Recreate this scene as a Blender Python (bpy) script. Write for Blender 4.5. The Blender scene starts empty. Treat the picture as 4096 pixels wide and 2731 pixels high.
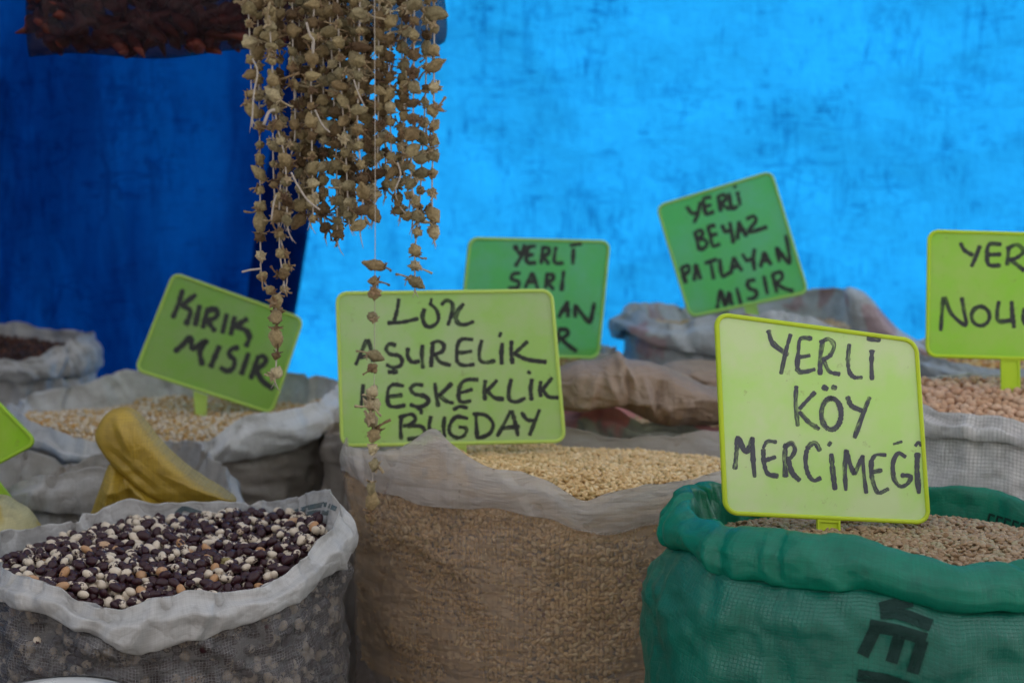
import bpy, math, random
import numpy as np
from mathutils import Vector, Matrix
from mathutils.bvhtree import BVHTree

random.seed(7)
RS = np.random.RandomState(11)
PI = math.pi

# ------------------------------------------------------------------ camera, light, exposure
scene = bpy.context.scene
col = scene.collection
FPX = 8000.0            # focal length in pixels of the 4096 px wide photograph
CZ = 1.35               # camera height
PITCH = math.radians(9.0)
cam_d = bpy.data.cameras.new('camera')
cam = bpy.data.objects.new('camera', cam_d)
col.objects.link(cam)
cam.location = (0, 0, CZ)
cam.rotation_euler = (PI / 2 - PITCH, 0, 0)
cam_d.sensor_width = 36.0
cam_d.lens = 36.0 * FPX / 4096.0
cam_d.clip_start = 0.05
cam_d.clip_end = 300
cam_d.dof.use_dof = True
cam_d.dof.focus_distance = 2.12
cam_d.dof.aperture_fstop = 5.0
scene.camera = cam

SUN_EL, SUN_AZ = math.radians(50), math.radians(24)     # behind the tarpaulin, to the right
w = bpy.data.worlds.new('World')
scene.world = w
w.use_nodes = True
nt = w.node_tree
nt.nodes.clear()
sky = nt.nodes.new('ShaderNodeTexSky')
sky.sky_type = 'NISHITA'
sky.sun_disc = False
sky.sun_elevation = SUN_EL
sky.sun_rotation = SUN_AZ
sky.dust_density = 4.0
hsv = nt.nodes.new('ShaderNodeHueSaturation')
hsv.inputs['Saturation'].default_value = 0.15
bg = nt.nodes.new('ShaderNodeBackground')
bg.inputs['Strength'].default_value = 0.13
wo = nt.nodes.new('ShaderNodeOutputWorld')
nt.links.new(sky.outputs[0], hsv.inputs['Color'])
nt.links.new(hsv.outputs[0], bg.inputs['Color'])
nt.links.new(bg.outputs[0], wo.inputs['Surface'])

sl = bpy.data.lights.new('sun', 'SUN')
sl.energy = 4.5
sl.angle = math.radians(0.5)
sl.color = (1.0, 0.95, 0.88)
sun = bpy.data.objects.new('sun', sl)
col.objects.link(sun)
sdir = Vector((math.sin(SUN_AZ) * math.cos(SUN_EL), math.cos(SUN_AZ) * math.cos(SUN_EL), math.sin(SUN_EL)))
sun.rotation_euler = sdir.to_track_quat('Z', 'Y').to_euler()

scene.view_settings.view_transform = 'Standard'
scene.view_settings.look = 'None'
scene.view_settings.exposure = 2.0
scene.view_settings.gamma = 1.0
scene.view_settings.use_curve_mapping = False
scene.render.engine = 'CYCLES'
scene.cycles.use_denoising = True
scene.cycles.transparent_max_bounces = 12
scene.cycles.max_bounces = 8

# ------------------------------------------------------------------ helpers
cp, sp = math.cos(PITCH), math.sin(PITCH)


def ray(px, py):
    xc = (px - 2048.0) / FPX
    yc = -(py - 1365.5) / FPX
    return np.array([xc, cp + yc * sp, -sp + yc * cp])


def at(px, py, Y):
    d = ray(px, py)
    t = Y / d[1]
    return np.array([d[0] * t, Y, CZ + d[2] * t])


def proj(P):
    P = np.asarray(P, float)
    x, y, z = P[..., 0], P[..., 1], P[..., 2] - CZ
    dep = y * cp - z * sp
    up = y * sp + z * cp
    return 2048 + FPX * x / dep, 1365.5 - FPX * up / dep


_G = RS.rand(4096)


def _h(ix, iy, iz):
    n = (ix * 73856093) ^ (iy * 19349663) ^ (iz * 83492791)
    n = (n ^ (n >> 13)) * 1274126177
    return _G[(n ^ (n >> 16)) & 4095]


def vnoise(x, y, z=0.0):
    """smooth value noise in -1..1"""
    x, y, z = np.broadcast_arrays(np.asarray(x, float), np.asarray(y, float), np.asarray(z, float))
    ix, iy, iz = np.floor(x).astype(np.int64), np.floor(y).astype(np.int64), np.floor(z).astype(np.int64)
    fx, fy, fz = x - ix, y - iy, z - iz
    fx = fx ** 3 * (fx * (fx * 6 - 15) + 10)
    fy = fy ** 3 * (fy * (fy * 6 - 15) + 10)
    fz = fz ** 3 * (fz * (fz * 6 - 15) + 10)
    r = 0
    for a in (0, 1):
        for b in (0, 1):
            for c in (0, 1):
                r = r + _h(ix + a, iy + b, iz + c) * (fx if a else 1 - fx) * (fy if b else 1 - fy) * (fz if c else 1 - fz)
    return r * 2 - 1


def fbm(x, y, z=0.0, o=4, g=0.5):
    r, a, s = 0, 1.0, 1.0
    for k in range(o):
        r = r + a * vnoise(x * s + 17.3 * k, y * s - 9.1 * k, np.asarray(z) * s + 3.7 * k)
        a *= g
        s *= 2.03
    return r


def ridge(x, y, z=0.0, o=3):
    r, a, s = 0, 1.0, 1.0
    for k in range(o):
        n = 1 - np.abs(vnoise(x * s + 31.7 * k, y * s + 5.3 * k, np.asarray(z) * s)) * 2
        r = r + a * n
        a *= 0.5
        s *= 2.1
    return r


def mesh_from(name, V, F, mat=None, uv=None, attrs=None, smooth=True):
    """V (n,3), F (m,k) array (all the same k) or list of lists"""
    me = bpy.data.meshes.new(name)
    V = np.asarray(V, np.float32)
    if isinstance(F, np.ndarray):
        m, k = F.shape
        me.vertices.add(len(V))
        me.vertices.foreach_set('co', V.ravel())
        me.loops.add(m * k)
        me.loops.foreach_set('vertex_index', F.astype(np.int32).ravel())
        me.polygons.add(m)
        me.polygons.foreach_set('loop_start', (np.arange(m) * k).astype(np.int32))
        me.update(calc_edges=True)
        me.validate(clean_customdata=False)
    else:
        me.from_pydata(V.tolist(), [], F)
        me.update()
    if smooth:
        me.polygons.foreach_set('use_smooth', np.ones(len(me.polygons), bool))
    if uv is not None:
        l = me.uv_layers.new(name='uv')
        vi = np.empty(len(me.loops), np.int32)
        me.loops.foreach_get('vertex_index', vi)
        l.data.foreach_set('uv', np.asarray(uv, np.float32)[vi].ravel())
    if attrs:
        for k, a in attrs.items():
            a = np.asarray(a, np.float32)
            if a.ndim == 1:
                at_ = me.attributes.new(k, 'FLOAT', 'POINT')
                at_.data.foreach_set('value', a)
            else:
                at_ = me.attributes.new(k, 'FLOAT_VECTOR', 'POINT')
                at_.data.foreach_set('vector', a.ravel())
    if mat:
        me.materials.append(mat)
    return me


def link(name, me, parent=None, loc=None):
    o = bpy.data.objects.new(name, me)
    col.objects.link(o)
    if parent is not None:
        o.parent = parent
        o.matrix_parent_inverse = Matrix.Translation(-parent.location)
    if loc is not None:
        o.location = loc
    return o


def tag(o, label=None, cat=None, group=None, kind=None):
    if label: o['label'] = label
    if cat: o['category'] = cat
    if group: o['group'] = group
    if kind: o['kind'] = kind
    return o


def empty(name, loc, label, cat, group=None):
    o = bpy.data.objects.new(name, None)
    col.objects.link(o)
    o.location = loc
    o.empty_display_size = 0.05
    return tag(o, label, cat, group)


def join(parts):
    """parts: list of (V, F list) -> V, F list"""
    V, F, n = [], [], 0
    for v, f in parts:
        V.append(np.asarray(v, float))
        F += [[i + n for i in q] for q in f]
        n += len(v)
    return np.concatenate(V), F


def tube(pts, r, seg=6, cap=True):
    P = np.asarray(pts, float)
    n = len(P)
    R = np.broadcast_to(np.asarray(r, float), (n,))
    T = np.gradient(P, axis=0)
    T /= np.linalg.norm(T, axis=1)[:, None] + 1e-12
    V = []
    up = np.array([0, 0, 1.0]) if abs(T[0][2]) < 0.9 else np.array([1.0, 0, 0])
    for i in range(n):
        a = np.cross(T[i], up); a /= np.linalg.norm(a) + 1e-12
        b = np.cross(T[i], a)
        up = np.cross(a, T[i])
        for k in range(seg):
            t = 2 * PI * k / seg
            V.append(P[i] + R[i] * (math.cos(t) * a + math.sin(t) * b))
    F = []
    for i in range(n - 1):
        for k in range(seg):
            F.append([i * seg + k, i * seg + (k + 1) % seg, (i + 1) * seg + (k + 1) % seg, (i + 1) * seg + k])
    if cap:
        F.append(list(range(seg))[::-1])
        F.append([(n - 1) * seg + k for k in range(seg)])
    return np.array(V), F


def catmull(P, n=8, closed=False):
    P = np.asarray(P, float)
    if len(P) < 3 and not closed:
        t = np.linspace(0, 1, n + 1)[:, None]
        return P[0] * (1 - t) + P[-1] * t
    if closed:
        Q = np.vstack([P[-1], P, P[0], P[1]])
        m = len(P)
    else:
        Q = np.vstack([2 * P[0] - P[1], P, 2 * P[-1] - P[-2]])
        m = len(P) - 1
    out = []
    for i in range(m):
        p0, p1, p2, p3 = Q[i], Q[i + 1], Q[i + 2], Q[i + 3]
        for k in range(n):
            t = k / n
            out.append(0.5 * (2 * p1 + (p2 - p0) * t + (2 * p0 - 5 * p1 + 4 * p2 - p3) * t * t + (3 * p1 - p0 - 3 * p2 + p3) * t ** 3))
    if not closed:
        out.append(P[-1])
    return np.array(out)


# ------------------------------------------------------------------ materials
class MT:
    def __init__(s, name):
        s.m = bpy.data.materials.new(name)
        s.m.use_nodes = True
        s.t = s.m.node_tree
        s.t.nodes.clear()
        s.out = s.t.nodes.new('ShaderNodeOutputMaterial')

    def n(s, typ, **kw):
        nd = s.t.nodes.new('ShaderNode' + typ)
        for k, v in kw.items():
            if k.startswith('i_'):
                key = k[2:]
                key = int(key) if key.isdigit() else key.replace('_', ' ')
                s.set(nd.inputs[key], v)
            else:
                setattr(nd, k, v)
        return nd

    def set(s, inp, v):
        if isinstance(v, bpy.types.NodeSocket):
            s.t.links.new(v, inp)
        elif isinstance(v, bpy.types.Node):
            s.t.links.new(v.outputs[0], inp)
        else:
            if isinstance(v, (tuple, list)) and len(v) == 3 and len(inp.default_value) == 4:
                v = tuple(v) + (1,)
            inp.default_value = v

    def ramp(s, fac, stops, interp='LINEAR'):
        r = s.n('ValToRGB')
        r.color_ramp.interpolation = interp
        els = r.color_ramp.elements
        while len(els) < len(stops):
            els.new(0.5)
        for e, (p, c) in zip(els, stops):
            e.position = p
            e.color = (c, c, c, 1) if isinstance(c, (int, float)) else tuple(c) + (1,)
        s.set(r.inputs[0], fac)
        return r

    def mix(s, fac, a, b, mode='MIX'):
        r = s.n('MixRGB', blend_type=mode)
        s.set(r.inputs[0], fac); s.set(r.inputs[1], a); s.set(r.inputs[2], b)
        return r

    def math(s, op, a, b=0.0, c=0.0, clamp=False):
        r = s.n('Math', operation=op, use_clamp=clamp)
        s.set(r.inputs[0], a); s.set(r.inputs[1], b)
        if op in ('MULTIPLY_ADD', 'SMOOTH_MIN'):
            s.set(r.inputs[2], c)
        return r

    def noise(s, vec, scale, detail=4, rough=0.55, dist=0.0):
        r = s.n('TexNoise')
        s.set(r.inputs['Vector'], vec)
        r.inputs['Scale'].default_value = scale
        r.inputs['Detail'].default_value = detail
        r.inputs['Roughness'].default_value = rough
        r.inputs['Distortion'].default_value = dist
        return r

    def mapping(s, vec, scale=(1, 1, 1), loc=(0, 0, 0), rot=(0, 0, 0)):
        r = s.n('Mapping')
        s.set(r.inputs['Vector'], vec)
        r.inputs['Scale'].default_value = scale
        r.inputs['Location'].default_value = loc
        r.inputs['Rotation'].default_value = rot
        return r

    def mixs(s, fac, a, b):
        r = s.n('MixShader')
        s.set(r.inputs[0], fac); s.set(r.inputs[1], a); s.set(r.inputs[2], b)
        return r

    def surf(s, x):
        s.set(s.out.inputs['Surface'], x)
        return s.m

    def bump(s, h, strength=0.3, dist=0.001):
        r = s.n('Bump')
        s.set(r.inputs['Height'], h)
        r.inputs['Strength'].default_value = strength
        r.inputs['Distance'].default_value = dist
        return r

    def pr(s, base, rough=0.6, spec=0.4, normal=None, **kw):
        p = s.n('BsdfPrincipled')
        s.set(p.inputs['Base Color'], base)
        s.set(p.inputs['Roughness'], rough)
        p.inputs['Specular IOR Level'].default_value = spec
        if normal: s.set(p.inputs['Normal'], normal)
        for k, v in kw.items():
            s.set(p.inputs[k.replace('_', ' ')], v)
        return p


def weave(m, size=0.0016, uvn=None):
    """height of a woven tape fabric from uv in metres"""
    uv = uvn or m.n('UVMap', uv_map='uv')
    sx = m.n('SeparateXYZ'); m.set(sx.inputs[0], uv.outputs[0])
    k = PI / size
    a = m.math('SINE', m.math('MULTIPLY', sx.outputs[0], k))
    b = m.math('SINE', m.math('MULTIPLY', sx.outputs[1], k))
    g = m.math('MINIMUM', m.math('ABSOLUTE', a), m.math('ABSOLUTE', b))
    return m.ramp(g, [(0.0, 0.0), (0.35, 1.0)]).outputs[0], sx, a, b


def mat_cloth(name, c1, c2, dirt=(0.12, 0.10, 0.08), blot=None, blot_amt=0.0, translucent=0.25, rough=0.45, spec=0.8, wsize=0.0022, crumple=0.7, wstr=0.25, seed=0.0, wtone=0.12, bthr=0.56):
    m = MT(name)
    geo = m.n('TexCoord')
    ob = m.mapping(geo.outputs['Object'], loc=(seed, seed * 1.7, 0))
    h, sx, a, b = weave(m, wsize)
    n1 = m.noise(ob, 9, 5)
    n2 = m.noise(ob, 38, 5, 0.65)
    c = m.mix(m.ramp(n1, [(0.35, 0.0), (0.68, 1.0)]), c1, c2)
    c = m.mix(m.math('MULTIPLY', m.ramp(n2, [(0.5, 0.0), (0.78, 1.0)]).outputs[0], 0.55), c, dirt)
    if blot:
        nb = m.noise(m.mapping(geo.outputs['Object'], loc=(seed * 3 + 5, 2, 1)), 13, 2, 0.4, 0.6)
        c = m.mix(m.math('MULTIPLY', m.ramp(nb, [(bthr, 0.0), (bthr + 0.04, 1.0)]).outputs[0], blot_amt), c, blot)
    # threads differ slightly in tone
    vec = m.n('CombineXYZ'); m.set(vec.inputs[0], m.math('MULTIPLY', sx.outputs[0], 1.0)); m.set(vec.inputs[1], m.math('MULTIPLY', sx.outputs[1], 0.06))
    th = m.noise(vec, 420, 1)
    vec2 = m.n('CombineXYZ'); m.set(vec2.inputs[0], m.math('MULTIPLY', sx.outputs[0], 0.06)); m.set(vec2.inputs[1], sx.outputs[1])
    th2 = m.noise(vec2, 420, 1)
    tone = m.math('MULTIPLY_ADD', m.math('ADD', th, th2), 0.28, 0.72)
    tone = m.math('MULTIPLY_ADD', h, wtone, m.math('SUBTRACT', tone, wtone * 0.75))
    c = m.mix(1.0, c, m.n('CombineXYZ', i_0=tone, i_1=tone, i_2=tone), 'MULTIPLY')
    cr = m.noise(ob, 24, 6, 0.6, 0.3)
    cr2 = m.n('TexVoronoi', feature='DISTANCE_TO_EDGE'); m.set(cr2.inputs['Vector'], m.mapping(m.mix(0.12, ob, m.noise(ob, 14, 3).outputs['Color']), scale=(1, 1, 1)))
    cr2.inputs['Scale'].default_value = 26
    b1 = m.bump(cr, crumple * 0.35, 0.010)
    b2 = m.bump(m.ramp(cr2, [(0.0, 0.0), (0.10, 1.0)]), crumple * 0.35, 0.003); m.set(b2.inputs['Normal'], b1)
    b3 = m.bump(h, wstr, 0.0008); m.set(b3.inputs['Normal'], b2)
    p = m.pr(c, rough, spec, b3)
    t = m.n('BsdfTranslucent'); m.set(t.inputs[0], c)
    return m.surf(m.mixs(translucent, p, t))


def mat_film(name, tint, alpha, grid=0.0, rough=0.3, spec=0.5, gsize=0.003, seed=0.0, line=(0.5, 0.48, 0.46), thr=0.25, vfade=None):
    """thin see-through woven plastic: what is behind it shows through"""
    m = MT(name)
    geo = m.n('TexCoord')
    ob = m.mapping(geo.outputs['Object'], loc=(seed, 0, 0))
    h, sx, a, b = weave(m, gsize)
    n1 = m.noise(ob, 16, 5, 0.6)
    va = m.n('CombineXYZ'); m.set(va.inputs[0], sx.outputs[0]); m.set(va.inputs[1], m.math('MULTIPLY', sx.outputs[1], 0.04))
    th = m.noise(va, 600, 2)
    vb = m.n('CombineXYZ'); m.set(vb.inputs[0], m.math('MULTIPLY', sx.outputs[0], 0.04)); m.set(vb.inputs[1], sx.outputs[1])
    tv = m.noise(vb, 260, 2)
    al = m.math('MULTIPLY_ADD', m.math('SUBTRACT', m.noise(ob, 7, 3), 0.5), 0.45, alpha)
    al = m.math('MULTIPLY_ADD', m.math('SUBTRACT', m.math('MULTIPLY_ADD', th, 0.5, m.math('MULTIPLY', tv, 0.5)), 0.5), thr, al)
    if grid:
        la = m.ramp(m.math('ABSOLUTE', a), [(0.0, 1.0), (0.34, 0.0)])
        lb = m.ramp(m.math('ABSOLUTE', b), [(0.0, 1.0), (0.34, 0.0)])
        g = m.math('MAXIMUM', la.outputs[0], lb.outputs[0])
        g = m.math('MULTIPLY', g, m.ramp(n1, [(0.38, 0.1), (0.62, 1.0)]).outputs[0])
        al = m.math('ADD', al, m.math('MULTIPLY', g, grid))
        c = m.mix(g, tint, line)
    else:
        c = m.mix(n1, tint, tuple(x * 0.8 for x in tint))
    if vfade:
        mr = m.n('MapRange', i_0=sx.outputs[1], i_1=vfade[0], i_2=vfade[1], i_3=0.0, i_4=vfade[2])
        al = m.math('SUBTRACT', al, mr)
    al = m.math('MINIMUM', m.math('MAXIMUM', al, 0.12), 0.95)
    b0 = m.bump(m.noise(m.mapping(ob, scale=(1, 1, 6)), 12, 5, 0.65, 0.5), 0.7, 0.012)
    b1 = m.bump(m.noise(ob, 30, 5, 0.6, 0.4), 0.4, 0.01); m.set(b1.inputs['Normal'], b0)
    b2 = m.bump(m.math('ADD', th, h), 0.35, 0.0008); m.set(b2.inputs['Normal'], b1)
    p = m.pr(c, rough, spec, b2)
    tr = m.n('BsdfTranslucent'); m.set(tr.inputs[0], c)
    body = m.mixs(0.25, p, tr)
    tp = m.n('BsdfTransparent'); tp.inputs[0].default_value = (0.9, 0.88, 0.86, 1)
    return m.surf(m.mixs(al, tp, body))


def mat_tarp(name, tcol, dcol, seed, smudge=1.0, tmix=0.8, bigamt=0.15, crack=0.4, bstr=0.2, fold=0.0):
    m = MT(name)
    geo = m.n('TexCoord')
    ob = m.mapping(geo.outputs['Object'], loc=(seed, 0, seed))
    v = m.noise(m.mapping(ob, scale=(24, 1, 1.8)), 8.0, 4, 0.6)          # vertical thread streaks
    hz = m.noise(m.mapping(ob, scale=(1.8, 1, 22)), 8.0, 4, 0.6)         # horizontal streaks
    fine = m.noise(m.mapping(ob, scale=(90, 1, 6)), 4.0, 2)
    fine2 = m.noise(m.mapping(ob, scale=(6, 1, 90)), 4.0, 2)
    big = m.noise(ob, 1.6, 3)
    cl = m.noise(m.mapping(ob, rot=(0, 0.5, 0)), 12, 4, 0.7)
    s1 = m.math('MULTIPLY', m.ramp(v, [(0.50, 0.0), (0.68, 1.0)]).outputs[0], m.ramp(cl, [(0.50, 0.0), (0.62, 1.0)]).outputs[0])
    s2 = m.math('MULTIPLY', m.ramp(hz, [(0.50, 0.0), (0.68, 1.0)]).outputs[0], m.ramp(m.noise(ob, 12, 4, 0.7), [(0.51, 0.0), (0.63, 1.0)]).outputs[0])
    sm = m.math('MAXIMUM', s1, s2)
    val = m.math('MULTIPLY_ADD', v, 0.30, 0.60)
    val = m.math('MULTIPLY_ADD', hz, 0.18, val)
    val = m.math('MULTIPLY_ADD', m.math('ADD', fine, fine2), 0.22, val)
    val = m.math('MULTIPLY_ADD', big, bigamt, m.math('SUBTRACT', val, 0.10 + bigamt * 0.5))
    c1 = m.noise(m.mapping(ob, scale=(5.0, 1, 0.9), loc=(3, 0, 1)), 3.6, 3, 0.55)
    c2 = m.noise(m.mapping(ob, scale=(1.0, 1, 4.0), loc=(7, 0, 5)), 3.8, 3, 0.55)
    c3 = m.noise(m.mapping(ob, loc=(1, 0, 9)), 15, 3, 0.6)
    lines = [m.ramp(m.math('ABSOLUTE', m.math('SUBTRACT', q, 0.5)), [(0.0, 1.0), (w_, 0.0)]).outputs[0] for q, w_ in ((c1, 0.022), (c2, 0.02), (c3, 0.022))]
    crk = m.math('MAXIMUM', m.math('MAXIMUM', lines[0], lines[1]), m.math('MULTIPLY', lines[2], 0.7))
    crk = m.math('MULTIPLY', crk, m.ramp(m.noise(ob, 6, 4), [(0.40, 0.15), (0.62, 1.0)]).outputs[0])
    val = m.math('MULTIPLY', val, m.math('SUBTRACT', 1.0, m.math('MULTIPLY', crk, crack)))
    val = m.math('MULTIPLY', val, m.math('SUBTRACT', 1.0, m.math('MULTIPLY', sm, 0.45 * smudge)))
    if fold:
        fold_shade = m.noise(m.mapping(ob, scale=(4.5, 1, 1.1), rot=(0, 0.12, 0)), 1.6, 4, 0.65, 0.4)  # fold shading put into the sheet's colour as dark upright bands
        val = m.math('MULTIPLY', val, m.ramp(fold_shade, [(0.36, 1.0 - fold), (0.60, 1.0)]).outputs[0])
    vc = m.n('CombineXYZ', i_0=m.math('POWER', val, 1.6), i_1=m.math('POWER', val, 1.15), i_2=m.math('POWER', val, 0.8))
    tc = m.mix(1.0, tcol, vc, 'MULTIPLY')
    dc = m.mix(1.0, dcol, vc, 'MULTIPLY')
    bm = m.bump(m.noise(ob, 22, 5, 0.6), bstr, 0.02)
    t = m.n('BsdfTranslucent'); m.set(t.inputs[0], tc); m.set(t.inputs['Normal'], bm)
    p = m.pr(dc, 0.6, 0.06, bm)
    return m.surf(m.mixs(tmix, p, t))


def mat_grain(name, stops, rough=0.55, spec=0.35, sub=0.0):
    m = MT(name)
    a = m.n('Attribute', attribute_name='rnd')
    l = m.n('Attribute', attribute_name='loc')
    c = m.ramp(a.outputs['Fac'], stops)
    n = m.noise(l.outputs['Vector'], 1.6, 3)
    tone = m.math('MULTIPLY_ADD', n, 0.7, 0.62)
    c = m.mix(1.0, c, m.n('CombineXYZ', i_0=tone, i_1=tone, i_2=tone), 'MULTIPLY')
    return m.surf(m.pr(c, rough, spec))


def mat_bean():
    m = MT('speckled_bean_skin')
    a = m.n('Attribute', attribute_name='rnd')
    l = m.n('Attribute', attribute_name='loc')
    sx = m.n('SeparateXYZ'); m.set(sx.inputs[0], l.outputs['Vector'])
    off = m.n('VectorMath', operation='ADD'); m.set(off.inputs[0], l.outputs['Vector'])
    m.set(off.inputs[1], m.n('CombineXYZ', i_0=m.math('MULTIPLY', a.outputs['Fac'], 37.0), i_1=m.math('MULTIPLY', a.outputs['Fac'], 91.0), i_2=0.0))
    n = m.noise(off, 1.5, 4, 0.65)
    # share of the dark coat follows rnd: some beans all maroon, some all cream, most half and half
    thr = m.ramp(a.outputs['Fac'], [(0.0, 0.0), (0.45, 0.0), (0.49, 0.38), (0.86, 0.60), (0.9, 1.0), (1.0, 1.0)])
    f = m.math('ADD', m.math('MULTIPLY', sx.outputs[0], 0.22), m.math('MULTIPLY_ADD', m.math('SUBTRACT', n, 0.5), 1.5, 0.5))
    dark = m.ramp(m.math('ADD', m.math('SUBTRACT', f, thr), 0.5), [(0.49, 0.0), (0.52, 1.0)])
    cream = m.mix(m.ramp(m.math('FRACT', m.math('MULTIPLY', a.outputs['Fac'], 13.7)), [(0.92, 0.0), (0.97, 1.0)]), (0.60, 0.50, 0.39), (0.42, 0.22, 0.10))
    mar = m.mix(n, (0.048, 0.010, 0.014), (0.018, 0.006, 0.010))
    c = m.mix(dark, cream, mar)
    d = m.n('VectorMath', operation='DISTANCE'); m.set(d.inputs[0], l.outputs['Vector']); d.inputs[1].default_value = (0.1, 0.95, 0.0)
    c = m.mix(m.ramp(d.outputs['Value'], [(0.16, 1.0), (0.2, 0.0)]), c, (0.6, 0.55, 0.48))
    return m.surf(m.pr(c, 0.42, 0.4))


def mat_simple(name, c, rough=0.6, spec=0.4, noise=0.0, nscale=30, **kw):
    m = MT(name)
    geo = m.n('TexCoord')
    n = m.noise(geo.outputs['Object'], nscale, 5, 0.6)
    if noise:
        cc = m.mix(m.ramp(n, [(0.3, 0.0), (0.7, 1.0)]), c, tuple(x * (1 - noise) for x in c))
    else:
        cc = c
    b = m.bump(n, 0.25, 0.002)
    return m.surf(m.pr(cc, rough, spec, b, **kw))


def mat_sign(name, c, tr=0.4, clear=0.14, worn=0.75, seed=0.0):
    m = MT(name)
    geo = m.n('TexCoord')
    ob = m.mapping(geo.outputs['Object'], loc=(seed, 0, seed))
    n = m.noise(ob, 14, 4, 0.6)
    n2 = m.noise(ob, 60, 5, 0.7)
    cc = m.mix(m.math('MULTIPLY', m.ramp(n, [(0.4, 0.0), (0.62, 1.0)]).outputs[0], worn), c, (c[0] * 1.15 + 0.05, c[1] * 0.98, c[2] * 1.6 + 0.06))
    cc = m.mix(m.math('MULTIPLY', m.ramp(n2, [(0.63, 0.0), (0.74, 1.0)]).outputs[0], 0.45), cc, (0.30, 0.26, 0.10))
    p = m.pr(cc, 0.38, 0.45, m.bump(n2, 0.05, 0.0006))
    t = m.n('BsdfTranslucent'); m.set(t.inputs[0], cc)
    tp = m.n('BsdfTransparent'); tp.inputs[0].default_value = (c[0], c[1] * 1.1, c[2] + 0.30, 1)
    return m.surf(m.mixs(clear, m.mixs(tr, p, t), tp))


def mat_ink(name, c, dry=0.5, rough=0.35, spec=0.5):
    m = MT(name)
    uv = m.n('UVMap', uv_map='uv')
    mp = m.mapping(uv.outputs[0], scale=(1, 9, 1))
    n = m.noise(mp, 1.3, 4, 0.7)
    n2 = m.noise(m.mapping(uv.outputs[0], scale=(1, 1.3, 1)), 0.5, 3)
    f = m.math('MULTIPLY_ADD', n2, 0.6, m.math('MULTIPLY', n, 0.6))
    cc = m.mix(m.ramp(n, [(0.35, 0.0), (0.65, 1.0)]), c, tuple(x * 2.2 for x in c))
    p = m.pr(cc, rough, spec)
    tp = m.n('BsdfTransparent')
    return m.surf(m.mixs(m.math('MULTIPLY', m.ramp(f, [(0.60, 0.0), (0.78, 1.0)]).outputs[0], dry), p, tp))


# ------------------------------------------------------------------ sack builder
NU = 300


def ring_from_pixels(c, rx, ry, F, B, s=1.0, wob=None):
    """theta -> z for a rim whose plan is an ellipse and whose outline is seen at the given pixels"""
    th, zz = [], []
    for half, pts in (('F', F), ('B', B)):
        for (px, py) in pts:
            d = ray(px, py)
            k = d[0] / d[1]
            ts = np.linspace(PI, 2 * PI, 400) if half == 'F' else np.linspace(0, PI, 400)
            X = c[0] + s * rx * np.cos(ts)
            Y = c[1] + s * ry * np.sin(ts)
            i = int(np.argmin(np.abs(X - k * Y)))
            th.append(ts[i] % (2 * PI))
            zz.append(CZ + d[2] / d[1] * Y[i])
    th = np.array(th); zz = np.array(zz)
    o = np.argsort(th)
    th, zz = th[o], zz[o]
    T = np.arange(NU) * 2 * PI / NU
    z = np.interp(T, np.concatenate([th - 2 * PI, th, th + 2 * PI]), np.tile(zz, 3))
    k = np.exp(-0.5 * (np.arange(-8, 9) / 1.1) ** 2); k /= k.sum()
    z = np.convolve(np.concatenate([z[-8:], z, z[:8]]), k, 'valid')
    return z


def ellipse_px(px_left, px_right, py, Y, ratio=0.9):
    a, b = at(px_left, py, Y), at(px_right, py, Y)
    rx = (b[0] - a[0]) / 2
    return ((a[0] + b[0]) / 2, Y), rx, rx * ratio


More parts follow.
